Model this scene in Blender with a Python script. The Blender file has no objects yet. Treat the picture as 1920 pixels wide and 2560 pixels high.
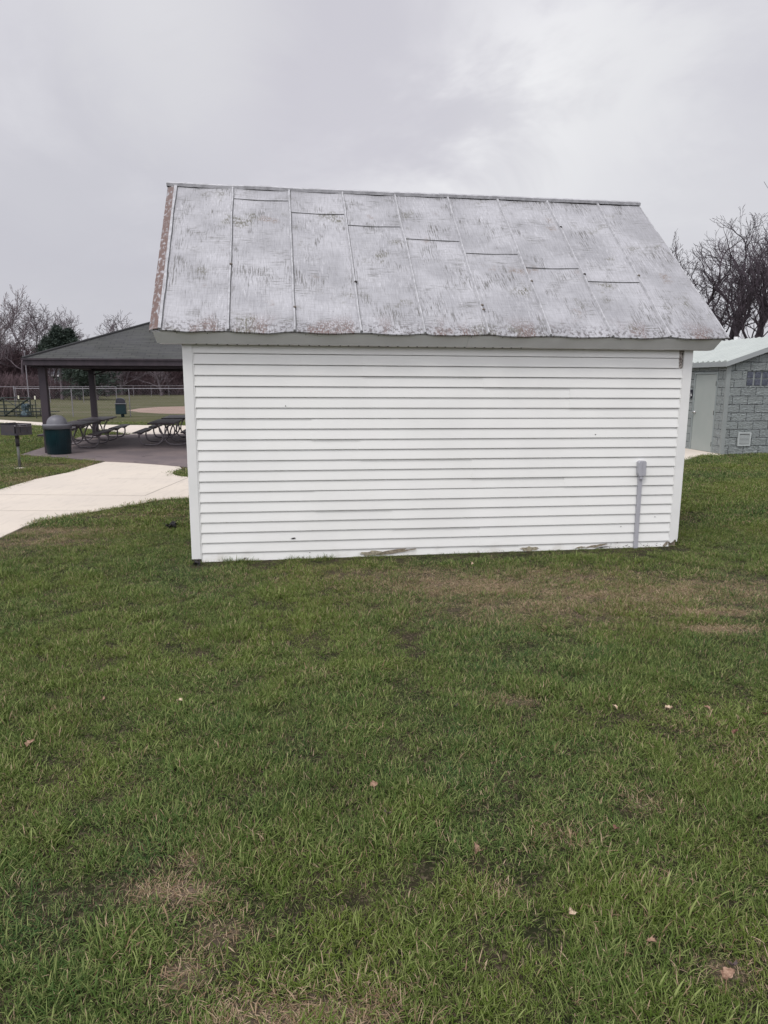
import bpy, math, random
import numpy as np
from mathutils import Vector, Matrix, noise
R=math.radians
S=bpy.context.scene
COL=S.collection
# ------------------------------------------------------------------ camera
FPX,YH,H=1740.,955.,1.76
PITCH=math.atan((1280-YH)/FPX)
cF=Vector((0,math.cos(PITCH),-math.sin(PITCH)));cU=Vector((0,math.sin(PITCH),math.cos(PITCH)));cR=Vector((1,0,0))
def gnd(px,py,z=0.):
    r=cF+cR*((px-960)/FPX)+cU*((1280-py)/FPX)
    t=(z-H)/r.z
    return Vector((r.x*t,r.y*t,z))
def atd(px,Y,z=0.):
    "point on the ground at depth Y seen in column px (column taken at the horizon)"
    return Vector(((px-960)/FPX*Y*1.017,Y,z))
cd=bpy.data.cameras.new('camera');cam=bpy.data.objects.new('camera',cd);COL.objects.link(cam)
cam.location=(0,0,H);cam.rotation_euler=(R(90)-PITCH,0,0)
cd.sensor_fit='VERTICAL';cd.sensor_height=36;cd.sensor_width=27;cd.lens=36*FPX/2560;cd.clip_end=2000;cd.clip_start=.05
S.camera=cam
S.view_settings.view_transform='Standard';S.view_settings.look='None';S.view_settings.gamma=1;S.view_settings.exposure=0.0
# ------------------------------------------------------------------ materials
def nodes(name):
    m=bpy.data.materials.new(name);m.use_nodes=True;nt=m.node_tree
    return m,nt,nt.nodes['Principled BSDF']
class G:
    "tiny node-graph helper"
    def __init__(s,nt): s.nt=nt;s.N=nt.nodes;s.L=nt.links
    def _in(s,sock,v):
        if v is None: return
        if hasattr(v,'is_output'): s.L.new(v,sock)
        elif isinstance(v,(tuple,list)) and len(v)==3 and sock.type=='RGBA': sock.default_value=(*v,1)
        else: sock.default_value=v
    def co(s,kind='Object',scale=(1,1,1),loc=(0,0,0)):
        t=s.N.new('ShaderNodeTexCoord');mp=s.N.new('ShaderNodeMapping')
        s.L.new(t.outputs[kind],mp.inputs[0]);mp.inputs['Scale'].default_value=scale;mp.inputs['Location'].default_value=loc
        return mp.outputs[0]
    def world(s,scale=(1,1,1)):
        t=s.N.new('ShaderNodeNewGeometry');mp=s.N.new('ShaderNodeMapping')
        s.L.new(t.outputs['Position'],mp.inputs[0]);mp.inputs['Scale'].default_value=scale
        return mp.outputs[0]
    def noise(s,co,scale,detail=4,rough=.55,dist=0.):
        n=s.N.new('ShaderNodeTexNoise');s._in(n.inputs['Vector'],co)
        n.inputs['Scale'].default_value=scale;n.inputs['Detail'].default_value=detail;n.inputs['Roughness'].default_value=rough;n.inputs['Distortion'].default_value=dist
        return n.outputs['Fac']
    def ss(s,v,a,b,lo=0.,hi=1.):
        n=s.N.new('ShaderNodeMapRange');n.interpolation_type='SMOOTHSTEP';s._in(n.inputs['Value'],v)
        n.inputs['From Min'].default_value=a;n.inputs['From Max'].default_value=b;n.inputs['To Min'].default_value=lo;n.inputs['To Max'].default_value=hi
        return n.outputs[0]
    def mix(s,f,a,b,mode='MIX'):
        n=s.N.new('ShaderNodeMix');n.data_type='RGBA';n.blend_type=mode
        s._in(n.inputs[0],f);s._in(n.inputs[6],a);s._in(n.inputs[7],b);return n.outputs[2]
    def m(s,op,a,b=None,c=None):
        n=s.N.new('ShaderNodeMath');n.operation=op;s._in(n.inputs[0],a)
        if b is not None:s._in(n.inputs[1],b)
        if c is not None:s._in(n.inputs[2],c)
        return n.outputs[0]
    def sep(s,v):
        n=s.N.new('ShaderNodeSeparateXYZ');s._in(n.inputs[0],v);return n.outputs
    def bump(s,h,strength,dist=.01):
        n=s.N.new('ShaderNodeBump');s._in(n.inputs['Height'],h);n.inputs['Strength'].default_value=strength;n.inputs['Distance'].default_value=dist
        return n.outputs[0]
    def attr(s,name,kind='GEOMETRY'):
        n=s.N.new('ShaderNodeAttribute');n.attribute_name=name;n.attribute_type=kind;return n.outputs
def pm(name,c1,c2=None,scale=8.,rough=.7,bump=0.,bscale=None,stretch=(1,1,1),metal=0.,spec=.4,detail=5):
    m,nt,b=nodes(name);g=G(nt);co=g.co('Object',stretch)
    c2=c2 or tuple(x*.75 for x in c1)
    f=g.ss(g.noise(co,scale,detail,.6),.3,.7)
    g._in(b.inputs['Base Color'],g.mix(f,c1,c2))
    b.inputs['Roughness'].default_value=rough;b.inputs['Metallic'].default_value=metal;b.inputs['Specular IOR Level'].default_value=spec
    if bump: g._in(b.inputs['Normal'],g.bump(g.noise(co,bscale or scale*4,5,.6),bump))
    return m
M={}
M['vinyl_trim']=pm('white_vinyl_trim',(.75,.75,.73),(.70,.70,.68),3,.5,.05)
M['fascia']=pm('painted_fascia',(.72,.72,.72),(.66,.66,.66),4,.55,.15,30)
M['soffit']=pm('soffit_white',(.62,.60,.58),(.5,.48,.46),6,.6)
M['cond']=pm('grey_plastic',(.40,.40,.43),(.36,.36,.39),5,.45)
M['osb']=pm('bare_stained_board',(.50,.46,.42),(.10,.08,.07),60,.9,.5,80)
M['dark']=pm('rotted_dark_wood',(.012,.010,.010),(.04,.03,.025),40,.95,.8,60)
M['peel']=pm('peeled_fibreboard',(.34,.30,.22),(.16,.13,.10),50,.95,.8,70)
M['peel2']=pm('peeled_greenish_board',(.40,.365,.26),(.20,.175,.14),50,.95,.8,70)
M['brownpaint']=pm('dark_brown_paint',(.045,.034,.042),(.028,.022,.028),6,.6,.2,50,(1,1,.2))
M['tabletop']=pm('dark_recycled_plank',(.052,.038,.044),(.028,.021,.025),10,.55,.15,60,(1,.15,1))
M['steel']=pm('weathered_galvanised_tube',(.21,.19,.20),(.13,.115,.125),20,.42,0,metal=.5)
M['galv']=pm('galvanised_pipe',(.27,.26,.28),(.20,.19,.21),12,.5,metal=.4)
M['cangreen']=pm('dark_green_plastic',(.005,.024,.030),(.004,.017,.022),3,.32,.05,10)
M['candark']=pm('dark_lid_plastic',(.03,.03,.042),(.02,.02,.03),3,.45)
M['cangrey']=pm('grey_lid_plastic',(.15,.15,.165),(.115,.115,.13),4,.45)
M['grill']=pm('black_steel_grill',(.040,.038,.048),(.055,.045,.045),14,.6,.2,60)
M['grillpost']=pm('grey_green_post',(.15,.155,.14),(.10,.10,.09),14,.65)
M['bleach']=pm('dark_green_frame_paint',(.012,.020,.018),(.02,.028,.024),6,.55)
M['whitetop']=pm('cream_paint',(.75,.73,.60),(.65,.63,.5),6,.6)
M['tarp']=pm('blue_grey_tarp',(.10,.15,.17),(.035,.055,.07),9,.5,.4,14)
M['rubber']=pm('black_rubber',(.01,.01,.015),(.02,.02,.025),9,.8)
M['door']=pm('grey_green_door_paint',(.34,.365,.345),(.31,.34,.32),1.5,.55)
M['frame']=pm('grey_frame_paint',(.27,.30,.295),(.24,.27,.265),2,.55)
M['pilaster']=pm('grey_smooth_trim',(.26,.28,.27),(.22,.24,.235),3,.65,.1)
M['roofgreen_shaded']=pm('pale_green_metal_pan_shaded',(.16,.185,.172),(.14,.16,.15),2,.4)  # pans darker than the ribs: rib shading put into the colour
M['roofgreen_lit']=pm('pale_green_metal_rib_lit',(.40,.43,.405),(.36,.39,.37),2,.45)  # same metal in a lit tone, for the ribs
M['grime']=pm('dark_seam_grime',(.10,.10,.10),(.20,.20,.20),12,.9)  # dark tone for the contact shade painted beside the roof seams
M['louv']=pm('pale_louvre_paint',(.42,.45,.44),(.38,.41,.40),3,.5)
M['greymetal']=pm('grey_metal_fascia',(.29,.31,.31),(.30,.32,.32),2,.5)
M['chrome']=pm('brushed_knob',(.75,.75,.75),(.6,.6,.6),9,.2,metal=.9)
M['hinge']=pm('dark_hinge',(.05,.05,.045),(.03,.03,.03),9,.5)
M['signblue']=pm('black_sign_face',(.012,.014,.025),(.01,.01,.02),3,.4)
M['white']=pm('white_plastic',(.8,.8,.8),(.74,.74,.74),3,.5)
M['glassblock']=pm('glass_block',(.035,.04,.06),(.10,.11,.14),30,.12,.6,24,spec=.8)
M['barkR']=pm('dark_purple_grey_bark',(.070,.055,.066),(.045,.035,.043),6,.9)
M['barkL']=pm('greyish_brown_bark',(.14,.115,.125),(.085,.068,.078),6,.9)
M['barkP']=pm('pale_bark',(.26,.225,.23),(.15,.125,.135),6,.9)
M['brush']=pm('reddish_brown_twigs',(.125,.082,.088),(.075,.052,.06),.4,.9)
M['house']=pm('white_house_siding',(.62,.64,.70),(.55,.57,.63),1,.7)
M['houseroof']=pm('grey_house_shingle',(.10,.10,.115),(.075,.075,.09),3,.85)
M['brick']=pm('brown_brick',(.14,.085,.07),(.09,.06,.055),9,.9)
M['glass']=pm('dark_window_glass',(.02,.022,.03),(.03,.03,.04),2,.1)
M['dirt']=pm('infield_dirt',(.30,.215,.175),(.22,.155,.125),.8,.95,.3,8)
M['crumple']=pm('black_scrap',(.008,.007,.008),(.02,.018,.02),30,.7,.5,40)
def leafmat(name,c1,c2): return pm(name,c1,c2,90,.75,.4,150,spec=.25)
M['leaf_tan']=leafmat('dry_leaf_tan',(.36,.24,.17),(.22,.13,.09))
M['leaf_pale']=leafmat('dry_leaf_pale',(.62,.50,.38),(.42,.30,.20))
M['leaf_grey']=leafmat('dry_leaf_grey',(.16,.12,.12),(.09,.065,.065))
M['leaf_red']=leafmat('dry_leaf_reddish',(.22,.11,.085),(.12,.055,.04))
# vinyl siding: white, faint dirt specks and soiling
m,nt,b=nodes('white_vinyl_siding');g=G(nt);co=g.co('Object');z=g.sep(co)[2]
base=g.mix(g.ss(g.noise(co,1.3,3),.35,.7),(.775,.775,.75),(.73,.73,.705))
sp=g.ss(g.noise(g.co('Object',(1,1,2)),70,3,.6),.70,.74)
sp=g.m('MULTIPLY',sp,g.ss(g.noise(co,2.2,2),.48,.60))
zz=g.m('ADD',g.ss(z,1.35,1.75,0,.5),g.ss(z,.35,.05,0,.8))
base=g.mix(g.m('MULTIPLY',sp,zz),base,(.24,.22,.20))
low=g.m('MULTIPLY',g.ss(z,.16,.0),g.ss(g.noise(co,6,4),.45,.75))
base=g.mix(g.m('MULTIPLY',low,.45),base,(.42,.38,.32))
g._in(b.inputs['Base Color'],base);b.inputs['Roughness'].default_value=.48;b.inputs['Specular IOR Level'].default_value=.35
g._in(b.inputs['Normal'],g.bump(g.noise(g.co('Object',(.4,1,8)),22,3),.06));M['siding']=m
# tin roof: silver paint brushed on in two directions, specks, moss, rust
def tin(name,rust):
    m,nt,b=nodes(name);g=G(nt);uv=g.co('UV');u,v=g.sep(uv)[0],g.sep(uv)[1]
    base=g.mix(g.ss(g.noise(uv,1.6,3),.35,.65),(.40,.40,.418),(.30,.30,.315))
    br1=g.ss(g.noise(g.co('UV',(1,.07,1)),80,5,.7,.4),.46,.60)
    br2=g.ss(g.noise(g.co('UV',(.07,1,1),(3,7,0)),75,5,.7,.4),.47,.60)
    pa=g.ss(g.noise(g.co('UV',(1,.55,1),(9,2,0)),3.4,5,.62),.50,.64)
    pb=g.ss(g.noise(g.co('UV',(1,1.2,1),(1,12,0)),3.0,5,.62),.51,.65)
    base=g.mix(g.m('MULTIPLY',br1,g.m('MULTIPLY_ADD',pa,.74,.20)),base,(.105,.102,.095))
    base=g.mix(g.m('MULTIPLY',br2,g.m('MULTIPLY_ADD',pb,.68,.17)),base,(.13,.128,.12))
    lite=g.ss(g.noise(g.co('UV',(1,.12,1),(4,4,0)),60,5,.7,.4),.53,.64)
    lm=g.ss(g.noise(g.co('UV',(1,.6,1),(14,4,0)),2.4,4,.6),.46,.6)
    base=g.mix(g.m('MULTIPLY',lite,g.m('MULTIPLY_ADD',lm,.30,.08)),base,(.60,.60,.62))
    # moss-grey smudges
    ms=g.ss(g.noise(g.co('UV',(1,1,1),(5,3,0)),2.1,4,.6),.57,.70)
    fine=g.ss(g.noise(g.co('UV',(1,.30,1)),60,4,.7),.44,.56)
    base=g.mix(g.m('MULTIPLY',g.m('MULTIPLY',ms,fine),.9),base,(.10,.095,.065))
    sp=g.ss(g.noise(g.co('UV',(1,.7,1)),42,3,.6),.665,.70)
    edge=g.ss(v,.42,.04)
    sp=g.m('MULTIPLY',sp,g.m('MULTIPLY_ADD',edge,.5,.5))
    base=g.mix(sp,base,(.055,.05,.048))
    # black fretting near the eave
    fr=g.ss(g.noise(g.co('UV',(1,.8,1),(2,2,0)),30,5,.7),.49,.57)
    base=g.mix(g.m('MULTIPLY',g.m('MULTIPLY',fr,g.ss(v,.24,.02)),.8),base,(.07,.06,.058))
    # rust
    rn=g.ss(g.noise(g.co('UV',(1,.6,1),(8,1,0)),2.7,3,.6),.49-rust*.4,.60-rust*.4)
    rf=g.ss(g.noise(g.co('UV',(1,.5,1),(1,1,0)),70 if rust==0 else 26,5,.7),.42-rust*.12,.56-rust*.08)
    rv=g.ss(v,.34+rust*6,.0+rust*4)
    base=g.mix(g.m('MULTIPLY',g.m('MULTIPLY',rn,rf),g.m('MULTIPLY',rv,.95)),base,(.115,.066,.052))
    # scattered faint brown smudges higher up
    r2=g.m('MULTIPLY',g.ss(g.noise(g.co('UV',(1,1,1),(20,5,0)),1.9,4,.6),.62,.72),rf)
    base=g.mix(g.m('MULTIPLY',r2,.75),base,(.17,.125,.095))
    g._in(b.inputs['Base Color'],base)
    b.inputs['Metallic'].default_value=.12;b.inputs['Roughness'].default_value=.52;b.inputs['Specular IOR Level'].default_value=.4
    hh=g.m('ADD',g.noise(g.co('UV',(1,.06,1)),80,4),g.m('MULTIPLY',g.noise(g.co('UV'),5,3),3.))
    g._in(b.inputs['Normal'],g.bump(hh,.35,.006))
    return m
M['tin']=tin('silver_painted_tin',0.);M['tinrust']=tin('rusty_tin',.55)
# split-face block wall (UV in metres)
m,nt,b=nodes('split_face_block');g=G(nt);uv=g.co('UV')
bk=nt.nodes.new('ShaderNodeTexBrick');g._in(bk.inputs['Vector'],uv)
bk.offset=.5;bk.inputs['Scale'].default_value=1;bk.inputs['Brick Width'].default_value=.405;bk.inputs['Row Height'].default_value=.2032
bk.inputs['Mortar Size'].default_value=.010;bk.inputs['Mortar Smooth'].default_value=.2
bk.inputs['Color1'].default_value=(.36,.395,.385,1);bk.inputs['Color2'].default_value=(.315,.345,.34,1);bk.inputs['Mortar'].default_value=(.07,.08,.08,1)
n1=g.noise(g.co('UV',(1,2.6,1)),11,4,.6,1.2)
g._in(b.inputs['Base Color'],g.mix(g.ss(n1,.45,.60,0,.65),bk.outputs['Color'],(.38,.42,.42)))
b.inputs['Roughness'].default_value=.8
hh=g.m('SUBTRACT',g.m('MULTIPLY',n1,1.6),g.m('MULTIPLY',bk.outputs['Fac'],1.2))
g._in(b.inputs['Normal'],g.bump(hh,1.,.085));M['block']=m
# shingles (UV in metres)
m,nt,b=nodes('dark_asphalt_shingle');g=G(nt);uv=g.co('UV')
bk=nt.nodes.new('ShaderNodeTexBrick');g._in(bk.inputs['Vector'],uv);bk.offset=.37
bk.inputs['Scale'].default_value=1;bk.inputs['Brick Width'].default_value=.32;bk.inputs['Row Height'].default_value=.135;bk.inputs['Mortar Size'].default_value=.016;bk.inputs['Mortar Smooth'].default_value=.6;bk.inputs['Bias'].default_value=0
bk.inputs['Color1'].default_value=(.046,.048,.044,1);bk.inputs['Color2'].default_value=(.033,.035,.033,1);bk.inputs['Mortar'].default_value=(.014,.014,.015,1)
bc=g.mix(g.ss(g.noise(uv,1.1,4),.35,.65,0,.5),bk.outputs['Color'],(.05,.05,.056))
bc=g.mix(g.ss(g.noise(g.co('UV',(.12,1,1)),9,3),.45,.62,0,.45),bc,(.066,.069,.063))
g._in(b.inputs['Base Color'],bc);b.inputs['Roughness'].default_value=.9;M['shingle']=m
# concretes (world coordinates)
def concrete(name,c1,c2,c3,dirt):
    m,nt,b=nodes(name);g=G(nt);w=g.world()
    c=g.mix(g.ss(g.noise(w,.7,5,.6),.35,.65),c1,c2)
    c=g.mix(g.ss(g.noise(g.world((1,.16,1)),16,4,.6),.5,.72,0,.35),c,c3)
    c=g.mix(g.ss(g.noise(w,2.3,5,.65),.55,.75,0,dirt),c,c3)
    c=g.mix(g.ss(g.noise(w,55,2),.66,.72,0,.35),c,c3)
    g._in(b.inputs['Base Color'],c);b.inputs['Roughness'].default_value=.88
    g._in(b.inputs['Normal'],g.bump(g.noise(g.world((1,.12,1)),60,3),.25));return m
M['path']=concrete('pale_brushed_concrete',(.565,.505,.43),(.53,.475,.41),(.40,.36,.31),.45)
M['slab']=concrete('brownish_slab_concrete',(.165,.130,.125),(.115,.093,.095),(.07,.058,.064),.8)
M['joint']=pm('concrete_joint',(.20,.175,.15),(.14,.12,.105),10,.95)
# lawn soil / far turf
BARE=[] # dry patches: (x,y,rx,ry,strength)
def bp(px,py,rx,ry,s): p=gnd(px,py);BARE.append((p.x,p.y,rx,ry,s))
bp(1160,1468,.7,.32,.7);bp(1400,1442,.9,.28,.4);bp(1480,1485,.8,.30,.45);bp(1650,1485,.7,.35,.5);bp(1740,1532,.22,.07,.95);bp(1840,1534,.22,.06,.9);bp(1795,1574,.24,.08,.95);bp(1860,1480,.6,.5,.4)
bp(1000,1440,.9,.3,.35);bp(1330,1520,.9,.4,.4)
bp(440,2225,.14,.055,.9);bp(490,2150,.05,.05,.7);bp(455,2440,.08,.06,.7);bp(800,2535,.20,.05,.95);bp(640,2545,.14,.05,.7);bp(545,2330,.10,.06,.5)
bp(1270,1755,.16,.06,.45);bp(800,1690,.12,.05,.3);bp(1610,2010,.07,.04,.4);bp(1650,2210,.07,.04,.4);bp(1820,2430,.07,.05,.55);bp(1440,2100,.07,.04,.3);bp(1260,2230,.07,.04,.3);bp(690,2120,.06,.03,.3)
bp(120,1330,.7,.22,.6);bp(60,1355,.7,.25,.5);bp(330,1290,.8,.18,.35)
bp(200,1165,1.6,.45,.45);bp(120,1200,1.2,.5,.45)
def dryness(x,y):
    d=0
    for a,b_,rx,ry,s in BARE:
        q=((x-a)/rx)**2+((y-b_)/ry)**2
        if q<5: d=max(d,s*math.exp(-q*.75))
    n=noise.noise((x*.9,y*.9,3.1))*.5+noise.noise((x*2.7,y*2.7,7.7))*.35
    return max(0,min(1,d*(1+.8*noise.noise((x*6,y*6,1)))+max(0,n-.18)*.75))
m,nt,b=nodes('turf_ground');g=G(nt);w=g.world()
yv=g.sep(g.world())[1]
near=g.mix(g.ss(g.noise(w,3,5,.65),.4,.62),(.018,.022,.009),(.036,.030,.018))
near=g.mix(g.ss(g.noise(w,45,4,.7),.5,.62,0,.6),near,(.13,.10,.07))
dirtm=None
for (a,b_,rx,ry,s) in BARE:
    sb=nt.nodes.new('ShaderNodeVectorMath');sb.operation='SUBTRACT';g._in(sb.inputs[0],w);sb.inputs[1].default_value=(a,b_,0)
    dv=nt.nodes.new('ShaderNodeVectorMath');dv.operation='DIVIDE';nt.links.new(sb.outputs[0],dv.inputs[0]);dv.inputs[1].default_value=(rx*1.1,ry*1.1,1)
    ln=nt.nodes.new('ShaderNodeVectorMath');ln.operation='LENGTH';nt.links.new(dv.outputs[0],ln.inputs[0])
    e=g.ss(ln.outputs['Value'],1.3,.3,0,min(1,s*1.1))
    dirtm=e if dirtm is None else g.m('MAXIMUM',dirtm,e)
straw=g.mix(g.ss(g.noise(w,80,4,.7),.42,.6),(.085,.062,.046),(.17,.13,.095))
near=g.mix(g.m('MULTIPLY',dirtm,g.ss(g.noise(w,14,4,.6),.3,.5)),near,straw)
fard=g.noise(g.world((.05,.32,1)),1,4,.6)
far=g.mix(g.ss(fard,.38,.62),(.072,.074,.034),(.105,.098,.060))
far=g.mix(g.ss(g.noise(w,.35,4,.6),.5,.7,0,.6),far,(.135,.118,.082))
far=g.mix(g.ss(g.noise(g.world((1,.4,1)),7,4,.7),.45,.65,0,.4),far,(.055,.065,.026))
g._in(b.inputs['Base Color'],g.mix(g.ss(yv,22,34),near,far));b.inputs['Roughness'].default_value=.95;b.inputs['Specular IOR Level'].default_value=.1
g._in(b.inputs['Normal'],g.bump(g.noise(w,30,5,.7),.8,.02));M['ground']=m
# grass blades
m,nt,b=nodes('grass_blades');g=G(nt)
t=g.attr('tint')[2];dry=g.attr('dry','INSTANCER')[2];hue=g.attr('hue','INSTANCER')[2]
green=g.mix(hue,(.096,.136,.020),(.039,.086,.024))
green=g.mix(g.ss(t,.25,1.,0,.85),green,(.235,.272,.095))
isdry=g.m('GREATER_THAN',g.m('ADD',g.m('FRACT',g.m('MULTIPLY',t,17.3)),g.m('MULTIPLY',dry,.95)),.965)
col=g.mix(isdry,green,g.mix(g.m('FRACT',g.m('MULTIPLY',t,5.1)),(.20,.125,.07),(.44,.34,.23)))
g._in(b.inputs['Base Color'],col);b.inputs['Roughness'].default_value=.55;b.inputs['Specular IOR Level'].default_value=.12
tr=nt.nodes.new('ShaderNodeBsdfTranslucent');g._in(tr.inputs['Color'],col)
mx=nt.nodes.new('ShaderNodeMixShader');mx.inputs[0].default_value=.12
nt.links.new(b.outputs[0],mx.inputs[1]);nt.links.new(tr.outputs[0],mx.inputs[2])
nt.links.new(mx.outputs[0],nt.nodes['Material Output'].inputs[0]);M['grass']=m
# conifer
m,nt,b=nodes('conifer_needles');g=G(nt);t=g.attr('tint')[2]
g._in(b.inputs['Base Color'],g.mix(t,(.014,.028,.022),(.050,.072,.052)));b.inputs['Roughness'].default_value=.7;M['needle']=m
# ------------------------------------------------------------------ mesh builder
class MB:
    def __init__(s): s.v=[];s.f=[];s.uv=[];s.t=[]
    def face(s,pts,uv=None,flip=False):
        i=len(s.v);s.v+= [tuple(p) for p in pts];idx=list(range(i,i+len(pts)))
        s.f.append(idx[::-1] if flip else idx)
        u=uv or [(0,0)]*len(pts);s.uv+= (u[::-1] if flip else u)
        return s
    def box(s,c,size,mat=None):
        cx,cy,cz=c;a,b_,d=size[0]/2,size[1]/2,size[2]/2
        P=[Vector((x,y,z)) for x in(-a,a) for y in(-b_,b_) for z in(-d,d)]
        if mat is not None: P=[mat@p for p in P]
        P=[p+Vector(c) for p in P]
        for q in((0,1,3,2),(4,6,7,5),(0,4,5,1),(2,3,7,6),(0,2,6,4),(1,5,7,3)): s.face([P[k] for k in q])
        return s
    def b2(s,lo,hi): return s.box([(l+h)/2 for l,h in zip(lo,hi)],[h-l for l,h in zip(lo,hi)])
    def prism(s,poly,axis,a,b_):
        "poly: 2-D points in the two other axes, extruded along axis from a to b"
        def P(p,t):
            if axis=='x':return (t,p[0],p[1])
            if axis=='y':return (p[0],t,p[1])
            return (p[0],p[1],t)
        n=len(poly);s.face([P(p,a) for p in poly],flip=True);s.face([P(p,b_) for p in poly])
        for i in range(n):
            q,r=poly[i],poly[(i+1)%n];s.face([P(q,a),P(r,a),P(r,b_),P(q,b_)])
        return s
    def tube(s,pts,rad,n=8,cap=True):
        pts=[Vector(p) for p in pts]
        if not hasattr(rad,'__len__'): rad=[rad]*len(pts)
        base=len(s.v);ref=None
        for i,p in enumerate(pts):
            d=(pts[min(i+1,len(pts)-1)]-pts[max(i-1,0)])
            d=d.normalized() if d.length>1e-9 else Vector((0,0,1))
            if ref is None: ref=d.orthogonal().normalized()
            ref=(ref-d*ref.dot(d));ref=ref.normalized() if ref.length>1e-6 else d.orthogonal().normalized()
            bi=d.cross(ref)
            for k in range(n):
                a=2*math.pi*k/n;s.v.append(tuple(p+(ref*math.cos(a)+bi*math.sin(a))*rad[i]))
        for i in range(len(pts)-1):
            for k in range(n):
                k2=(k+1)%n;s.f.append([base+i*n+k,base+i*n+k2,base+(i+1)*n+k2,base+(i+1)*n+k]);s.uv+=[(0,0)]*4
        if cap and n>3:
            s.f.append([base+k for k in range(n)][::-1]);s.uv+=[(0,0)]*n
            s.f.append([base+(len(pts)-1)*n+k for k in range(n)]);s.uv+=[(0,0)]*n
        return s
    def lathe(s,prof,n=28,c=(0,0,0)):
        base=len(s.v)
        for r,z in prof:
            for k in range(n):
                a=2*math.pi*k/n;s.v.append((c[0]+r*math.cos(a),c[1]+r*math.sin(a),c[2]+z))
        for i in range(len(prof)-1):
            for k in range(n):
                k2=(k+1)%n;s.f.append([base+i*n+k,base+i*n+k2,base+(i+1)*n+k2,base+(i+1)*n+k]);s.uv+=[(0,0)]*4
        return s
    def build(s,name,mat,parent=None,smooth=False,bevel=0,kind=None):
        me=bpy.data.meshes.new(name);me.from_pydata(s.v,[],s.f)
        me.uv_layers.new(name='UVMap')
        me.uv_layers[0].data.foreach_set('uv',np.array(s.uv,dtype=np.float32).ravel())
        if isinstance(mat,str): mat=M[mat]
        me.materials.append(mat);me.validate();me.update()
        o=bpy.data.objects.new(name,me);COL.objects.link(o)
        if parent: o.parent=parent
        if smooth: me.polygons.foreach_set('use_smooth',[True]*len(me.polygons))
        if bevel:
            # join doubled corners so that the bevel works
            w=o.modifiers.new('weld','WELD');w.merge_threshold=.0001
            b_=o.modifiers.new('bevel','BEVEL');b_.width=bevel;b_.segments=2;b_.limit_method='ANGLE'
        if kind:o['kind']=kind
        return o
def tag(o,label,cat,group=None,kind=None):
    if label:o['label']=label
    if cat:o['category']=cat
    if group:o['group']=group
    if kind:o['kind']=kind
    return o
def empty(name,loc,rz,label,cat,group=None):
    o=bpy.data.objects.new(name,None);COL.objects.link(o);o.location=loc;o.rotation_euler=(0,0,rz);o.empty_display_size=.2
    return tag(o,label,cat,group)
def copy_tree(o,parent=None,kids=None):
    kids=kids or {}
    c=o.copy();COL.objects.link(c);c.parent=parent
    for ch in [x for x in bpy.data.objects if x.parent is o]: copy_tree(ch,c)
    return c
# ------------------------------------------------------------------ ground, path, slab
g_=MB();s_=700
g_.face([(-s_,-s_,0),(s_,-s_,0),(s_,s_,0),(-s_,s_,0)]);o=g_.build('ground','ground');o['kind']='structure'
def sheet(name,poly,z,mat,thick=.0):
    mb=MB();P=[(p[0],p[1]) for p in poly]
    mb.face([(x,y,z) for x,y in P])
    for i in range(len(P)):
        a,b_=P[i],P[(i+1)%len(P)];mb.face([(a[0],a[1],-.02),(b_[0],b_[1],-.02),(b_[0],b_[1],z),(a[0],a[1],z)])
    o=mb.build(name,mat);o['kind']='structure';return o
def area(P): return sum(P[i][0]*P[(i+1)%len(P)][1]-P[(i+1)%len(P)][0]*P[i][1] for i in range(len(P)))/2
def ccw(P): P=[(p[0],p[1]) for p in P];return P if area(P)>0 else P[::-1]
upper=[gnd(*q) for q in [(-160,1262),(0,1225),(90,1199),(169,1183),(235,1163),(263,1155.5)]]
slabfront=[gnd(*q) for q in [(330,1158.5),(400,1163.5),(449,1168)]]
island=[gnd(*q) for q in [(455,1173.5),(440,1177),(432,1181.5),(431,1185),(437,1189),(455,1192),(476,1194.5)]]
lower=[gnd(*q) for q in [(476,1246),(392,1252),(347,1261),(271,1274.6),(196,1287),(120,1300),(60,1318),(18,1338),(0,1347),(-120,1420)]]
path_poly=ccw(upper+slabfront+island+[Vector((-2.2,12.9,0)),Vector((1.0,13.0,0)),Vector((4.2,14.6,0)),Vector((6.9,17.2,0)),Vector((7.1,19.8,0)),Vector((8.0,19.8,0)),Vector((8.32,17.2,0)),Vector((8.29,16.9,0)),Vector((7.72,16.95,0)),Vector((5.0,13.3,0)),Vector((1.6,11.5,0)),Vector((-1.2,10.9,0))]+lower)
sheet('path',path_poly,.012,'path')
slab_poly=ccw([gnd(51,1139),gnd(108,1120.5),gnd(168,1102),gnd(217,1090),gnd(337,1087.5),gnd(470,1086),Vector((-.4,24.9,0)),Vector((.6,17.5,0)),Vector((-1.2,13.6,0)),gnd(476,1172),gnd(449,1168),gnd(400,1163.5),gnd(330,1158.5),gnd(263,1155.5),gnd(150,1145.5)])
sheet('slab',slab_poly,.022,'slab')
far_poly=ccw([gnd(*q) for q in [(-150,1040),(0,1050),(110,1057),(200,1061),(300,1063),(470,1064.5),(700,1065),(700,1088),(470,1086.5),(337,1088),(282,1079),(230,1073),(170,1068),(110,1065),(0,1059),(-150,1051)]])
sheet('far_path',far_poly,.012,'path')
dirt_poly=ccw([gnd(*q) for q in [(318,1026),(350,1021),(400,1017.5),(460,1016),(700,1012),(900,1016),(900,1034),(700,1036),(460,1034.5),(400,1034),(350,1031)]])
sheet('infield',dirt_poly,.006,'dirt')
d2=ccw([gnd(*q) for q in [(170,1029),(240,1025),(318,1026),(350,1031),(240,1033)]])
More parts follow.
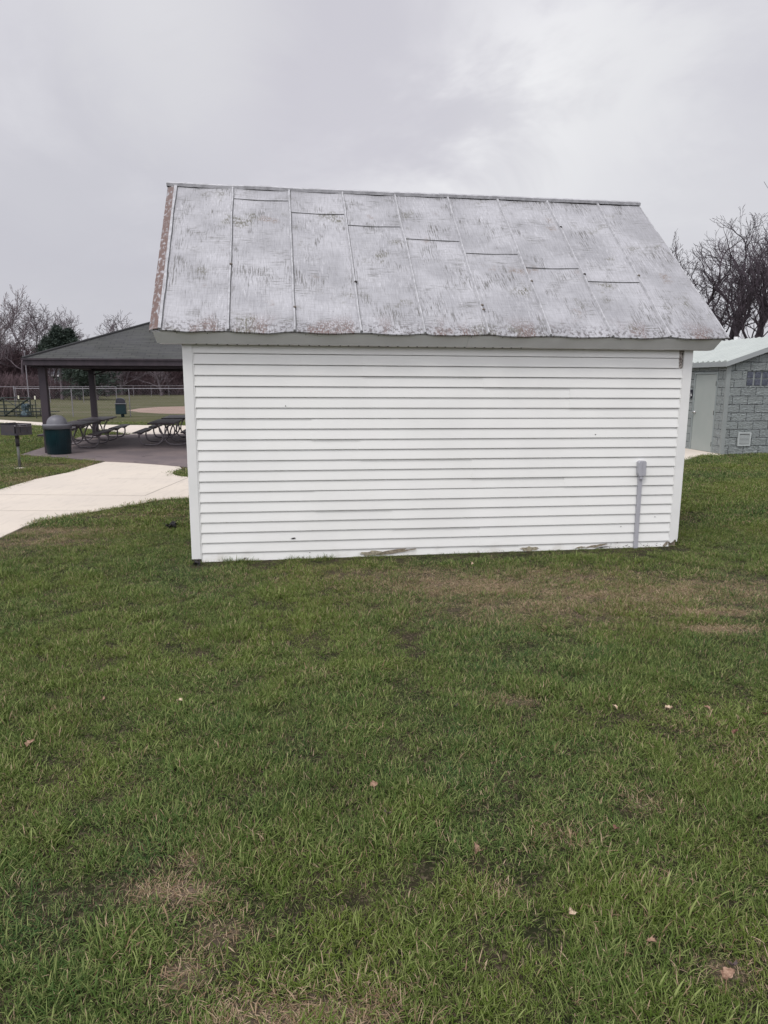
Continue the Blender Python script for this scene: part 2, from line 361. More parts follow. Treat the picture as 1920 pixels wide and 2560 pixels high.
# joints in the path, thin grooves filled dark
jm=MB()
for a,b_,w_ in [((0,1238),(362,1241),.008),((362,1241),(470,1196),.012),((271,1198),(431,1199.5),.007),((0,1279),(211,1279),.008)]:
    p,q=gnd(*a),gnd(*b_);d=(q-p).normalized();n=Vector((-d.y,d.x,0))*w_/2
    jm.face([(p-n)[:2]+(.0135,),(q-n)[:2]+(.0135,),(q+n)[:2]+(.0135,),(p+n)[:2]+(.0135,)])
o=jm.build('path_joints','joint');o['kind']='structure'
cr=MB()
for pts in ([(354,1145),(366,1142),(383,1141)],[(333,1111),(338,1111)],[(240,1143),(256,1144)],[(335,1157),(345,1158)]):
    P=[gnd(*q) for q in pts]
    for p,q in zip(P,P[1:]):
        d=(q-p).normalized();n=Vector((-d.y,d.x,0))*.02
        cr.face([(p-n)[:2]+(.0235,),(q-n*.6)[:2]+(.0235,),(q+n*.6)[:2]+(.0235,),(p+n)[:2]+(.0235,)])
o=cr.build('slab_stains','rubber');o['kind']='structure'
# ------------------------------------------------------------------ the shed
ux=Vector((math.cos(R(7.853))*math.cos(R(-.3066)),math.sin(R(7.853))*math.cos(R(-.3066)),math.sin(R(-.3066))))
uz=(Vector((0,0,1))-ux*ux.z).normalized();uy=uz.cross(ux)
A0=gnd(484,1405)
shed=empty('shed',A0,0,'white vinyl sided shed with weathered silver tin roof standing on the lawn','shed')
shed.matrix_world=Matrix(((ux.x,uy.x,uz.x,A0.x),(ux.y,uy.y,uz.y,A0.y),(ux.z,uy.z,uz.z,A0.z),(0,0,0,1)))
L=5.12;DEP=3.6;WT=2.20
rng=random.Random(4)
# core walls (sheathing) with gables
core=MB()
core.prism([(.03,-.1),(DEP-.03,-.1),(DEP-.03,WT+.02),(1.8,3.86),(.03,WT+.02)],'x',.03,L-.03)
core.build('wall','vinyl_trim',shed)
# front siding courses
sd=MB();EXP=.102
joints={19:1.69,17:2.904,16:3.82,13:1.187,12:1.187,11:1.666,10:1.666,9:2.809,8:2.809,7:3.81,6:1.209,5:1.209,4:1.989,3:1.989,2:2.916,1:2.916,0:3.35}
joints[18]=1.69;joints[15]=3.82
def course(mb,x0,x1,z0,off,front=True,ytop=.0):
    # profile: bottom lip then sloping face (y negative is out)
    y0=-.0195-off;y1=-.0075-off
    P=[(x,yy,zz) for x in(x0,x1) for yy,zz in((.0,z0+.001),(y0,z0),(y0,z0+.008),(y1,z0+EXP-.0065),(.0,z0+EXP-.0025))]
    n=5
    for k in range(4): mb.face([P[k],P[k+n],P[k+n+1],P[k+1]])
    mb.face([P[0],P[1],P[2],P[3],P[4]][::-1]);mb.face([P[5],P[6],P[7],P[8],P[9]])
for k in range(0,21):
    z0=-.010+k*EXP
    xe=5.035 if k<19 else 4.985
    wob=lambda: rng.uniform(-.0006,.0006)
    if k in joints:
        xj=joints[k];course(sd,.085,xj,z0+wob(),.0);course(sd,xj-.002,xe,z0+wob(),.0045)
    else: course(sd,.085,xe,z0+wob(),.0006)
sd.build('siding','siding',shed)
# other three walls: same courses
sb=MB()
for k in range(0,21):
    z0=-.010+k*EXP
    for (x0,x1,dy) in ((.085,L-.085,DEP),):
        y0=DEP+.017;y1=DEP+.004
        sb.face([(x0,y0,z0),(x1,y0,z0),(x1,y1,z0+EXP),(x0,y1,z0+EXP)],flip=True);sb.face([(x0,DEP,z0),(x1,DEP,z0),(x1,y0,z0),(x0,y0,z0)],flip=True)
for k in range(0,37):
    z0=-.010+k*EXP
    def hw(z): 
        return 1.8-.075 if z<2.18 else max(0,1.8-(z-2.18)/1.754*2.0-.02)
    h0,h1=hw(z0),hw(z0+EXP)
    if h0<=.03: break
    for sgn,xb in ((-1,0),(1,L)):
        o0=xb+sgn*.017;o1=xb+sgn*.004
        sb.face([(o0,1.8-h0,z0),(o0,1.8+h0,z0),(o1,1.8+h1,z0+EXP),(o1,1.8-h1,z0+EXP)],flip=sgn<0)
        sb.face([(xb,1.8-h0,z0),(xb,1.8+h0,z0),(o0,1.8+h0,z0),(o0,1.8-h0,z0)],flip=sgn<0)
sb.build('siding','siding',shed)
# foundation board behind the lowest course
MB().b2((.03,.0,-.12),(L-.06,.03,-.008)).build('skirt_board','vinyl_trim',shed)
# corner posts
def post(x0,x1,y0,y1,z0,z1,ragged=False):
    mb=MB()
    if not ragged: mb.b2((x0,y0,z0),(x1,y1,z1))
    else:
        xs=[x0+(x1-x0)*i/6 for i in range(7)];zb=[z0+.0,z0-.02,z0-.012,z0+.0,z0+.02,z0+.012,z0+.03]
        for i in range(6): mb.face([(xs[i],y0,zb[i]),(xs[i+1],y0,zb[i+1]),(xs[i+1],y0,z1),(xs[i],y0,z1)])
        mb.face([(x1,y0,zb[6]),(x1,y1,z0+.05),(x1,y1,z1),(x1,y0,z1)]);mb.face([(x0,y1,z0),(x0,y0,z0),(x0,y0,z1),(x0,y1,z1)])
        # split hanging sliver
        mb.face([(x1-.02,y0-.004,z0-.005),(x1-.006,y0-.004,z0+.0),(x1-.008,y0-.003,z0+.12),(x1-.014,y0-.003,z0+.12)])
    return mb
post(-.012,.078,-.026,.06,.03,2.185).build('corner_post','vinyl_trim',shed,bevel=.004)
post(L-.085,L+.012,-.026,.06,.085,2.165,True).build('corner_post','vinyl_trim',shed)
MB().b2((.078,-.020,.0),(.088,.0,2.17)).build('trim_channel','vinyl_trim',shed)
MB().b2((L-.094,-.020,.07),(L-.0852,.0,1.93)).build('trim_channel','vinyl_trim',shed)
for x0,x1 in ((-.012,.07),(L-.07,L+.012)): MB().b2((x0,DEP-.06,.0),(x1,DEP+.026,2.16)).build('corner_post','vinyl_trim',shed)
# exposed board where the two top courses are short
eb=MB().b2((4.984,-.0045,1.925),(L-.086,.0,2.18));eb.build('exposed_board','osb',shed)
# damage patches: thin irregular flakes
def blob(cx,cz,w,h,seed,y=-.0240,n=26,slope=0.):
    r=random.Random(seed);P=[]
    for i in range(n):
        a=2*math.pi*i/n;rr=.6+.5*r.random()
        x=math.cos(a)*w/2*rr;P.append((cx+x,y,cz+math.sin(a)*h/2*rr*(1-.35*abs(math.cos(a)))+x*slope))
    q=[(p[0],y+.0022,p[2]) for p in P];mb=MB();mb.face(P)
    for i in range(n): mb.face([q[i],q[(i+1)%n],P[(i+1)%n],P[i]])
    return mb
for cx,cz,w,h,sd_,mt,sl in [(1.80,.045,.34,.06,1,'peel2',.0),(2.02,.055,.42,.055,2,'peel',.10),(3.47,.045,.24,.06,3,'peel2',0),(3.60,.0,.12,.012,31,'dark',0),(4.03,.045,.14,.02,4,'peel',.08),(4.20,.055,.28,.032,5,'peel',.14),(4.28,.04,.2,.012,12,'dark',.12),
      (5.0,.055,.07,.05,6,'peel',.7),(.99,.222,.06,.018,7,'dark',.05),(.938,1.537,.013,.013,8,'dark',0),(.50,.028,.035,.012,9,'dark',.5),(1.08,.02,.012,.03,10,'dark',0),(4.12,1.245,.016,.012,11,'dark',0),(2.0,1.21,.012,.008,21,'peel',0),
      (.85,-.002,.05,.012,14,'dark',0),(.75,.0,.04,.012,15,'dark',0),(1.15,.07,.012,.01,17,'dark',0),(4.47,.262,.014,.008,18,'dark',0),(4.85,.36,.02,.006,19,'dark',0)]:
    blob(cx,cz,w,h,sd_,slope=sl).build('peeling_patch',mt,shed)
r_=random.Random(8);fl=MB()
for i in range(46):
    x=4.35+r_.random()**.8*.68;z=.045+r_.gauss(0,.016);
    if 4.62<x<4.68: continue
    a=r_.uniform(.002,.010);fl=MB().face([(x-a,-.0225,z),(x,-.0225,z-a*.5),(x+a*.8,-.0225,z+.001),(x,-.0225,z+a*.6)]);fl.build('paint_flake','dark',shed)
fl=MB()
for i in range(10):
    x=L-.075+r_.random()*.02;z=1.95+r_.random()*.2;a=r_.uniform(.003,.008)
    MB().face([(x-.02-a,-.0052,z-a),(x-.02+a,-.0052,z-a),(x-.02+a,-.0052,z+a),(x-.02-a,-.0052,z+a)]).build('nail_hole','dark',shed)
# rotted void at the foot of the left post
MB().b2((-.010,-.028,-.05),(.079,.05,.034)).build('rotted_sill','dark',shed)
MB().b2((L-.08,-.004,-.08),(L-.002,.05,.09)).build('rotted_sill','peel',shed)
# roof
E_X=[-.177,.426,1.033,1.655,2.266,2.894,3.518,4.153,4.76,5.401]
R_X=[-.245,.383,1.022,1.637,2.253,2.888,3.501,4.121,4.771,5.325]
SL=math.hypot(2.0,1.754);ny,nz=-1.754/SL,2.0/SL   # outward normal of the front slope
def RP(e,r,t,h=0.,x=None):
    "point on front slope: eave x e, ridge x r, t up the slope, h off the surface"
    xx=e+(r-e)*t if x is None else x
    return Vector((xx,-.2+2.0*t+ny*h,2.228+1.754*t+nz*h))
def RPb(e,r,t,h=0.):
    xx=e+(r-e)*t;return Vector((xx,3.8-2.0*t-ny*h,2.228+1.754*t+nz*h))
def warp(x,t): return .010*noise.noise((x*1.9,t*3.3,.3))+.004*noise.noise((x*7,t*9,4))
tc=[.10,.115,.208,.290,.383,.469,.564,.651,.3]
tc={1:.885,2:.793,3:.710,4:.617,5:.531,6:.436,7:.349}
def panel(mb,fn,e0,e1,r0,r1,cross,su,nx=8,nt=26,front=True):
    for (ta,tb,lift) in ([(0,1,0)] if cross is None else [(0,cross,0),(cross,1,.005)]):
        k=max(2,int(nt*(tb-ta)));G_=[]
        for j in range(k+1):
            t=ta+(tb-ta)*j/k;row=[]
            for i in range(nx+1):
                a=i/nx;e=e0+(e1-e0)*a;r=r0+(r1-r0)*a
                tt=t
                if t==0: tt=-.006*math.sin(math.pi*a)-.004*noise.noise((e*7,0,0))
                h=warp(e,t)-.006*math.sin(math.pi*a)*(1 if lift==0 else 1)
                if lift and j==0: h+=lift
                elif lift: h+=lift*(1-j/k)
                row.append((fn(e,r,tt,h),(e,t*SL)))
            G_.append(row)
        for j in range(k):
            for i in range(nx):
                q=[G_[j][i],G_[j][i+1],G_[j+1][i+1],G_[j+1][i]]
                mb.face([p for p,_ in q],[w for _,w in q],flip=not front)
        if ta==0:
            for i in range(nx):
                p,q=G_[0][i],G_[0][i+1];d=Vector((0,.012 if front else -.012,-.012))
                mb.face([p[0]+d,q[0]+d,q[0],p[0]],[p[1],q[1],q[1],p[1]],flip=not front)
        else:
            for i in range(nx):
                p,q=G_[0][i],G_[0][i+1];d=Vector((0,-ny*lift*2.4,-nz*lift*2.4)) if front else Vector((0,ny*lift*2.4,-nz*lift*2.4))
                mb.face([p[0]+d,q[0]+d,q[0],p[0]],[p[1],q[1],q[1],p[1]],flip=not front)
rf=MB()
for i in range(9):
    panel(rf,RP,E_X[i],E_X[i+1],R_X[i],R_X[i+1],tc.get(i),0)
    panel(rf,RPb,E_X[i],E_X[i+1],R_X[i],R_X[i+1],tc.get(8-i),0,front=False)
roof=rf.build('roof','tin',shed,smooth=False)
# cross seams: a folded lip with real depth, thin dark tube along it
cs=MB()
for i,t in tc.items():
    pts=[RP(E_X[i]+.015,R_X[i]+.015,t-.001,.004+warp(E_X[i],t)),RP((E_X[i]+E_X[i+1])/2,(R_X[i]+R_X[i+1])/2,t-.0015,-.001+warp(E_X[i]+.3,t)),RP(E_X[i+1]-.015,R_X[i+1]-.015,t-.001,.004+warp(E_X[i+1],t))]
    cs.tube(pts,.003,6)
cs.build('cross_seam_line',pm('cross_seam_dark',(.16,.16,.165),(.10,.10,.10),20,.9),roof)
# standing seams folded over to the right
seammat=pm('seam_silver_paint',(.46,.46,.475),(.30,.30,.31),14,.55,.3,60)
for i in range(0,9):
    sm=MB();k=30;rows=[]
    for j in range(k+1):
        t=j/k*.972;w=.007*noise.noise((i*3.1,t*6,0))+.003*noise.noise((i*3.1,t*25,0))
        x=E_X[i]+(R_X[i]-E_X[i])*t+w
        hh=warp(E_X[i],t);b=.014+.004*noise.noise((i,t*9,2))
        rows.append([(RP(0,0,t,hh-.004,x-.012),(x-.012,t*SL)),(RP(0,0,t,hh+.004,x-.010),(x,t*SL)),(RP(0,0,t,hh+b+.008,x-.003),(x,t*SL)),(RP(0,0,t,hh+b+.006,x+.011),(x+.01,t*SL)),(RP(0,0,t,hh+.002,x+.010),(x+.02,t*SL)),(RP(0,0,t,hh-.004,x+.006),(x+.02,t*SL))])
    for j in range(k):
        for c in range(5):
            q=[rows[j][c],rows[j][c+1],rows[j+1][c+1],rows[j+1][c]];sm.face([p for p,_ in q],[w_ for _,w_ in q])
    sm.face([p for p,_ in rows[0]][::-1])
    sm.build('seam',seammat,roof)
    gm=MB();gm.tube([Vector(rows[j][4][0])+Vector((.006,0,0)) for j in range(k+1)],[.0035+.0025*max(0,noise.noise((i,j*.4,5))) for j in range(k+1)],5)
    gm.build('seam_grime','grime',roof)  # added dark tube, paints the contact shade along the seam's right side
    # small lumps where cleats were hammered
    if i in (1,2,3,5,6,7,8):
        r_=random.Random(i*7+1)
        for q in range(r_.choice([1,2,2])):
            kb=MB();t=r_.uniform(.12,.85);x=E_X[i]+(R_X[i]-E_X[i])*t
            p=RP(0,0,t,.018+warp(x,t),x+.012);kb.lathe([(0,-.012),(.014,-.008),(.018,.002),(.010,.012),(0,.014)],7,p)
            kb.build('seam_cleat','dark' if i in(3,7) else 'joint',roof)
# left rake flashing, rusty, bent down
rk=MB();k=24
for j in range(k):
    for (ha,hb,fa,fb) in ((.010,.006,0,.45),(.006,-.012,.45,1)):
        ps=[]
        for (t,f,h) in ((j/k,fa,ha),(j/k,fb,hb),((j+1)/k,fb,hb),((j+1)/k,fa,ha)):
            t0=t*.985;xi=-.19+(-.252+.19)*t0;xo=-.272+(-.337+.272)*t0+.006*noise.noise((t0*9,0,2));x=xi+(xo-xi)*f
            ps.append((RP(0,0,t0,h,x),(x,t0*SL)))
        rk.face([p for p,_ in ps][::-1],[w_ for _,w_ in ps][::-1])
    t0,t1=j/k*.985,(j+1)/k*.985
    rk.face([RP(0,0,t0,-.012,-.272-.065*t0),RP(0,0,t0,-.045,-.268-.065*t0),RP(0,0,t1,-.045,-.268-.065*t1),RP(0,0,t1,-.012,-.272-.065*t1)],[(0,t0),(.05,t0),(.05,t1),(0,t1)])
rk.build('rake_flashing','tinrust',roof)
MB().tube([RP(0,0,j/12*.97,.012,-.185-.066*j/12) for j in range(13)],.009,6).build('seam',seammat,roof)
# right rake edge fold
MB().tube([RP(0,0,j/12*.99,-.002,5.401-.076*j/12+.004*math.sin(j)) for j in range(13)],.007,6).build('rake_edge',seammat,roof)
# roof boards beneath the tin and rake boards
bd=MB()
def slab4(mb,fn,e0,e1,r0,r1,t0,t1,h0,h1):
    P=[fn(e0,r0,t0,h0),fn(e1,r1,t0,h0),fn(e1,r1,t1,h0),fn(e0,r0,t1,h0),fn(e0,r0,t0,h1),fn(e1,r1,t0,h1),fn(e1,r1,t1,h1),fn(e0,r0,t1,h1)]
    for q in((0,3,2,1),(4,5,6,7),(0,1,5,4),(1,2,6,5),(2,3,7,6),(3,0,4,7)): mb.face([P[k] for k in q])
slab4(bd,RP,-.24,5.36,-.31,5.30,.012,.985,-.045,-.014);slab4(bd,RPb,-.24,5.36,-.31,5.30,.012,.985,-.045,-.014)
bd.build('roof_boards','soffit',roof)
# ridge cap in two lengths
for (x0,x1,lift,dz) in ((-.345,2.85,.0,0),(2.80,5.335,.006,0)):
    rc=MB();n=20
    for j in range(n):
        a,b_=x0+(x1-x0)*j/n,x0+(x1-x0)*(j+1)/n
        def sec(x):
            w=.006*noise.noise((x*2.1,0,9));zt=3.992+lift+w
            return [(x,1.735,zt-.062),(x,1.728,zt-.030),(x,1.80-.02,zt-.004),(x,1.80,zt),(x,1.82,zt-.004),(x,1.872,zt-.030),(x,1.865,zt-.062)]
        sa,sb_=sec(a),sec(b_)
        for c in range(6): rc.face([sa[c],sb_[c],sb_[c+1],sa[c+1]],[(2.0+c*.03,a+1),(2.0+c*.03,b_+1),(2.03+c*.03,b_+1),(2.03+c*.03,a+1)])
        if j==0: rc.face(sa)
        if j==n-1: rc.face(sb_[::-1])
    rc.build('ridge_cap',seammat,roof)
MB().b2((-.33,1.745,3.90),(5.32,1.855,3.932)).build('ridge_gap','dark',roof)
# fascia, square to the rafters, and soffit
def fpoly(x0,x1,x0b,x1b,front=True):
    mb=MB();a=Vector((0,-.180,2.212));b_=Vector((0,-.180+.092,2.212-.098));th=Vector((0,.017,.016))
    P=[Vector((x0,0,0))+a,Vector((x1,0,0))+a,Vector((x1b,0,0))+b_,Vector((x0b,0,0))+b_]
    Q=[p+th for p in P]
    if not front: P=[Vector((p.x,3.6-p.y,p.z)) for p in P];Q=[Vector((p.x,3.6-p.y,p.z)) for p in Q]
    for q in ([P[0],P[3],P[2],P[1]],[Q[0],Q[1],Q[2],Q[3]],[P[3],Q[3],Q[2],P[2]],[P[0],P[1],Q[1],Q[0]],[P[0],Q[0],Q[3],P[3]],[P[1],P[2],Q[2],Q[1]]): mb.face(q if front else q[::-1])
    return mb
fpoly(-.245,2.70,-.225,2.70).build('fascia','fascia',shed);fpoly(2.702,5.345,2.702,5.315).build('fascia','fascia',shed)
fpoly(-.24,5.34,-.22,5.31,False).build('fascia','fascia',shed)
MB().b2((-.20,-.085,2.108),(5.30,.02,2.118)).build('soffit','soffit',shed)
MB().b2((-.20,DEP-.02,2.108),(5.30,DEP+.085,2.118)).build('soffit','soffit',shed)
vh=MB()
for i in range(34):
    x=.12+i*.095+rng.uniform(-.01,.01);MB().b2((x,-.0868,2.1045),(x+.014,-.078,2.111)).build('vent_hole','dark',shed)
fl=MB();r_=random.Random(3)
for i in range(9):
    x=r_.uniform(-.1,5.1);y=-.180+.01;MB().box((x,-.174,2.200),(.006,.006,.006)).build('nail_head','dark',shed)
# conduit and box on the wall: one thing fixed to the shed
cn=empty('utility_conduit',shed.matrix_world@Vector((4.645,-.03,-.03)),R(7.853),'grey plastic cable riser with hinged box on the right end of the white siding','conduit')
cn.rotation_euler=(0,0,R(7.853))
MB().prism([(-.019,-.022),(.019,-.022),(.021,-.012),(.021,.014),(-.021,.014),(-.021,-.012)],'z',-.05,.86).build('riser_pipe','cond',cn,bevel=.002)
bx=MB();bx.prism([(-.032,.84),(.034,.84),(.043,.855),(.043,.985),(.030,1.0),(-.026,1.0),(-.043,.985),(-.043,.87)],'y',-.045,.012)
box_o=bx.build('cable_box','cond',cn,bevel=.003)
MB().b2((-.004,-.050,.845),(.004,-.044,.998)).build('box_ridge','cond',box_o)
MB().b2((-.018,-.040,.805),(.018,.0,.842)).build('pipe_collar','cond',cn,bevel=.002)
for c in cn.children: c.location.x+=.0
# black crumpled things
def crumple(name,loc,s,label,seed,mat='crumple'):
    r=random.Random(seed);mb=MB()
    for i in range(26):
        c=Vector((r.gauss(0,.35),r.gauss(0,.35),abs(r.gauss(.25,.3))))*s
        a=Vector((r.uniform(-1,1),r.uniform(-1,1),r.uniform(-.6,1)))*s*.5;b_=Vector((r.uniform(-1,1),r.uniform(-1,1),r.uniform(-1,1)))*s*.22
        mb.face([c-a,c-b_,c+a,c+b_]);
    o=mb.build(name,mat);o.location=loc;return tag(o,label,'debris')
crumple('black_scrap',gnd(428,1323)+Vector((0,0,.02)),.085,'black crumpled scrap lying in grass between concrete path and shed',5)
crumple('black_debris',gnd(494,1412)+Vector((0,0,.0)),.05,'black torn debris at the foot of the shed left corner post',9)
exec_guard=None
# ------------------------------------------------------------------ pavilion
PD=Vector((-.165,.986,0));PE=Vector((.986,.165,0));pyaw=math.atan2(PE.y,PE.x)
P1=Vector((-8.36,17.38,0))
pav=empty('picnic_pavilion',P1,pyaw,'open picnic pavilion with dark brown posts and hipped dark shingle roof','pavilion')
PL=7.3;PDp=4.95
for i,(x,y) in enumerate([(0,0),(0,PDp),(PL,0),(PL,PDp)]):
    po=MB().b2((x-.085,y-.085,.02),(x+.085,y+.085,2.14)).build('post','brownpaint',pav,bevel=.01)
EO=.33;EZ=2.314
x0,x1,y0,y1=-EO,PL+EO,-EO,PDp+EO;hw=(y1-y0)/2;rise=hw*.405;ym=(y0+y1)/2
sh=MB();k=math.hypot(1,.405)
Z=EZ+.0
a,b_,c,d=(x0,y0,Z),(x1,y0,Z),(x1,y1,Z),(x0,y1,Z);r0=(x0+hw,ym,Z+rise);r1=(x1-hw,ym,Z+rise)
sh.face([a,b_,r1,r0],[(x0,0),(x1,0),(x1-hw,hw*k),(x0+hw,hw*k)]);sh.face([c,d,r0,r1],[(x1,0),(x0,0),(x0+hw,hw*k),(x1-hw,hw*k)])
sh.face([d,a,r0],[(y1,0),(y0,0),(ym,hw*k)]);sh.face([b_,c,r1],[(y0,0),(y1,0),(ym,hw*k)])
sh.face([(x0,y0,Z-.02),(x1,y0,Z-.02),(x1,y1,Z-.02),(x0,y1,Z-.02)],flip=True)
proof=sh.build('roof','shingle',pav)
MB().tube([(a[0],a[1],a[2]+.01),(r0[0],r0[1],r0[2]+.012)],.035,6).build('hip_ridge','shingle',proof)
MB().tube([r0,r1],.035,6).build('ridge_cap','shingle',proof)
for lo,hi in (((x0-.03,y0-.035,EZ-.035),(x1+.03,y0,EZ+.006)),((x0-.03,y1,EZ-.035),(x1+.03,y1+.035,EZ+.006)),((x0-.035,y0,EZ-.035),(x0,y1,EZ+.006)),((x1,y0,EZ-.035),(x1+.035,y1,EZ+.006))):
    MB().b2(lo,hi).build('drip_edge','brownpaint',pav)
for lo,hi in (((x0,y0,EZ-.16),(x1,y0+.035,EZ-.036)),((x0,y1-.035,EZ-.16),(x1,y1,EZ-.036)),((x0,y0+.036,EZ-.16),(x0+.035,y1-.036,EZ-.036)),((x1-.035,y0+.036,EZ-.16),(x1,y1-.036,EZ-.036))):
    MB().b2(lo,hi).build('fascia','brownpaint',pav)
for y in (0,PDp):
    MB().prism([(-.30,2.155),(-.16,2.09),(PL+.16,2.09),(PL+.30,2.155),(PL+.30,2.27),(-.30,2.27)],'y',y-.07,y+.07).build('beam','brownpaint',pav)
for x in (0,PL): MB().b2((x-.05,.072,2.125),(x+.05,PDp-.072,2.27)).build('beam','brownpaint',pav)
for y in (PDp,): 
    MB().tube([(.07,y,1.98),(.60,y,2.16)],.03,4).build('brace','brownpaint',pav)
# ------------------------------------------------------------------ picnic tables
def make_table(label,LN=2.05,ins=.45):
    t=empty('picnic_table',(0,0,0),0,label,'picnic table','picnic tables under the pavilion')
    HT=.655
    for i in range(5):
        pass
    mb=MB()
    for i in range(4):
        x=-.35+i*.177;mb.b2((x,0,HT-.04),(x+.169,LN,HT))
    mb.build('tabletop','tabletop',t,bevel=.004)
    for sx in(-1,1):
        mb=MB()
        for i in range(2):
            x=.50+i*.122;xx=sorted((sx*x,sx*(x+.116)));mb.b2((xx[0],0,.37),(xx[1],LN,.405))
        mb.build('bench_seat','tabletop',t,bevel=.004)
    for y in(ins,LN-ins):
        for sx in(-1,1):
            P=[(.64,.36),(.655,.31),(.66,.22),(.645,.13),(.60,.065),(.53,.03),(.44,.022),(.25,.022),(.16,.035),(.09,.08),(.04,.15),(.025,.23),(.035,.32),(.085,.44),(.145,.54),(.17,.61)]
            fr=MB().tube([(sx*p[0],y,p[1]+.012) for p in P],.021,8);fr.build('leg_frame','steel',t,smooth=True)
            MB().b2((min(sx*.13,sx*.21),y-.03,.54),(max(sx*.13,sx*.21),y+.03,.612)).build('bracket','steel',t)
            MB().prism([(sx*.50,.365),(sx*.74,.365),(sx*.66,.31),(sx*.60,.31)],'y',y-.02,y+.02).build('bracket','steel',t)
        MB().tube([(-.02,y,.24),(.02,y,.24)],.02,6).build('bolt','steel',t)
        MB().tube([(-.33,y,.60),(.33,y,.60)],.018,6).build('cross_bar','steel',t)
        MB().tube([(0,y+(.04 if y<LN/2 else -.04),.20),(0,LN/2+(-.08 if y<LN/2 else .08),.60)],.014,6).build('brace','steel',t)
    return t
lab=['picnic table nearest the green trash can under the pavilion','picnic table partly hidden behind the shed left corner post','picnic table behind the one beside the trash can, under the pavilion','far picnic table at right, behind the one cut off by the shed']
tb=make_table(lab[0])
tyaw=math.atan2(PD.y,PD.x)-math.pi/2
ctr=[gnd(187.5,1122),gnd(410.6,1116.5)]
t1=ctr[0]-PD*.60
t2=ctr[1]-PD*.42
pos=[t1,t2,t1+PD*2.42,t2+PD*2.6]
for i,p in enumerate(pos):
    o=tb if i==0 else copy_tree(tb)
    o.location=(p.x,p.y,.022);o.rotation_euler=(0,0,tyaw);o['label']=lab[i]
# ------------------------------------------------------------------ trash cans
can=empty('trash_can',gnd(136,1139.5)+Vector((0,.28,.022)),0,'large dark green trash can with grey dome lid at the slab corner','trash can')
MB().lathe([(0,0),(.265,0),(.272,.01),(.296,.60),(.30,.62),(.30,.66),(.285,.66)],36).build('barrel','cangreen',can,smooth=True)
rb=MB()
for k in (14,15,17,19,22):
    a=2*math.pi*k/24;c_,s2=math.cos(a),math.sin(a)
    rb.tube([(c_*.2725,s2*.2725,.02),(c_*.2965,s2*.2965,.60)],.0025,5)
rb.build('barrel_ribs','cangreen',can)
lid=MB().lathe([(.318,.615),(.330,.62),(.334,.690),(.345,.715),(.338,.722),(.24,.728),(.238,.74),(.225,.80),(.195,.86),(.15,.905),(.10,.93),(.05,.942),(0,.945)],36).build('dome_lid','cangrey',can,smooth=True)
fp=MB();n=8
for j in range(n):
    a0,a1=R(160)+R(60)*j/n-R(30)+R(180)*0,R(160)+R(60)*(j+1)/n-R(30)
    fp.face([(.232*math.cos(a0),.232*math.sin(a0),.745),(.232*math.cos(a1),.232*math.sin(a1),.745),(.17*math.cos(a1),.17*math.sin(a1),.895),(.17*math.cos(a0),.17*math.sin(a0),.895)])
fp.build('lid_flap','cangrey',lid)
bn=empty('post_mounted_bin',gnd(304,1043)+Vector((0,0,0)),R(15),'small dark green bin with black hooded lid on a short post by the fence','trash can')
MB().tube([(.06,0,0),(.06,0,.2)],.085,10).build('pedestal','cangreen',bn)
MB().prism([(-.24,-.22),(.24,-.22),(.26,-.1),(.26,.1),(.24,.22),(-.24,.22),(-.26,.1),(-.26,-.1)],'z',.15,.66).build('body','cangreen',bn,bevel=.02)
MB().prism([(-.27,-.25),(.27,-.25),(.27,.25),(-.27,.25)],'z',.66,.71).build('rim','cangrey',bn,bevel=.01)
MB().prism([(-.22,.71),(.22,.71),(.21,.86),(.16,.93),(.05,.965),(-.10,.97),(-.18,.94),(-.21,.86)],'y',-.2,.2).build('hood','candark',bn,bevel=.02)
# ------------------------------------------------------------------ pedestal grill
gp=gnd(50,1171)
gr=empty('park_grill',gp,R(-24),'black steel park charcoal grill on a thin post beside the path','grill')
MB().tube([(0,0,0),(0,0,.50)],.027,12).build('post','grillpost',gr,smooth=True)
MB().tube([(0,0,.46),(0,0,.68)],.038,12).build('post_sleeve','grill',gr,smooth=True)
fb=MB();w,dp,h0,h1=.225,.185,.70,.925
fb.b2((-w,-dp,h0-.004),(w,dp,h0+.004))
fb.b2((-w,dp-.005,h0+.004),(w,dp,h1))
fb.b2((-w,-dp,h0+.004),(-w+.005,dp-.005,h1+.01))
# right side panel with curved grate slots: strips around openings
fb.b2((w-.005,-dp,h0+.004),(w,dp-.005,h0+.05))
fb.build('firebox','grill',gr)
sp=MB()
xs=[-dp,-dp+.09,-dp+.115,dp-.125,dp-.10,dp-.005]
sp.b2((w-.005,xs[0],h0+.051),(w,xs[1],h1));sp.b2((w-.005,xs[2],h0+.051),(w,xs[3],h1));sp.b2((w-.005,xs[4],h0+.051),(w,xs[5],h1));sp.b2((w-.004,xs[1],h1-.03),(w-.001,xs[2],h1));sp.b2((w-.004,xs[3],h1-.03),(w-.001,xs[4],h1))
sp.build('slotted_side','grill',gr)
fr=MB();fr.b2((-w+.006,-dp,h0+.004),(w-.05,-dp+.005,h0+.20));fr.build('front_panel','grill',gr)
gt=MB()
for i in range(12):
    x=-w+.03+i*.042;gt.tube([(x,-dp+.02,h1-.05),(x,dp-.02,h1-.05)],.005,5)
gt.build('grate','steel',gr)
MB().tube([(w+.01,-dp+.04,h1-.02),(w+.035,-dp+.06,h1-.015),(w+.035,dp-.06,h1-.01),(w+.01,dp-.04,h1-.015)],.007,6).build('grate_handle','galv',gr)
MB().lathe([(0,.0),(.10,.0),(.11,.008),(.06,.02),(0,.024)],12).build('concrete_footing','path',gr)
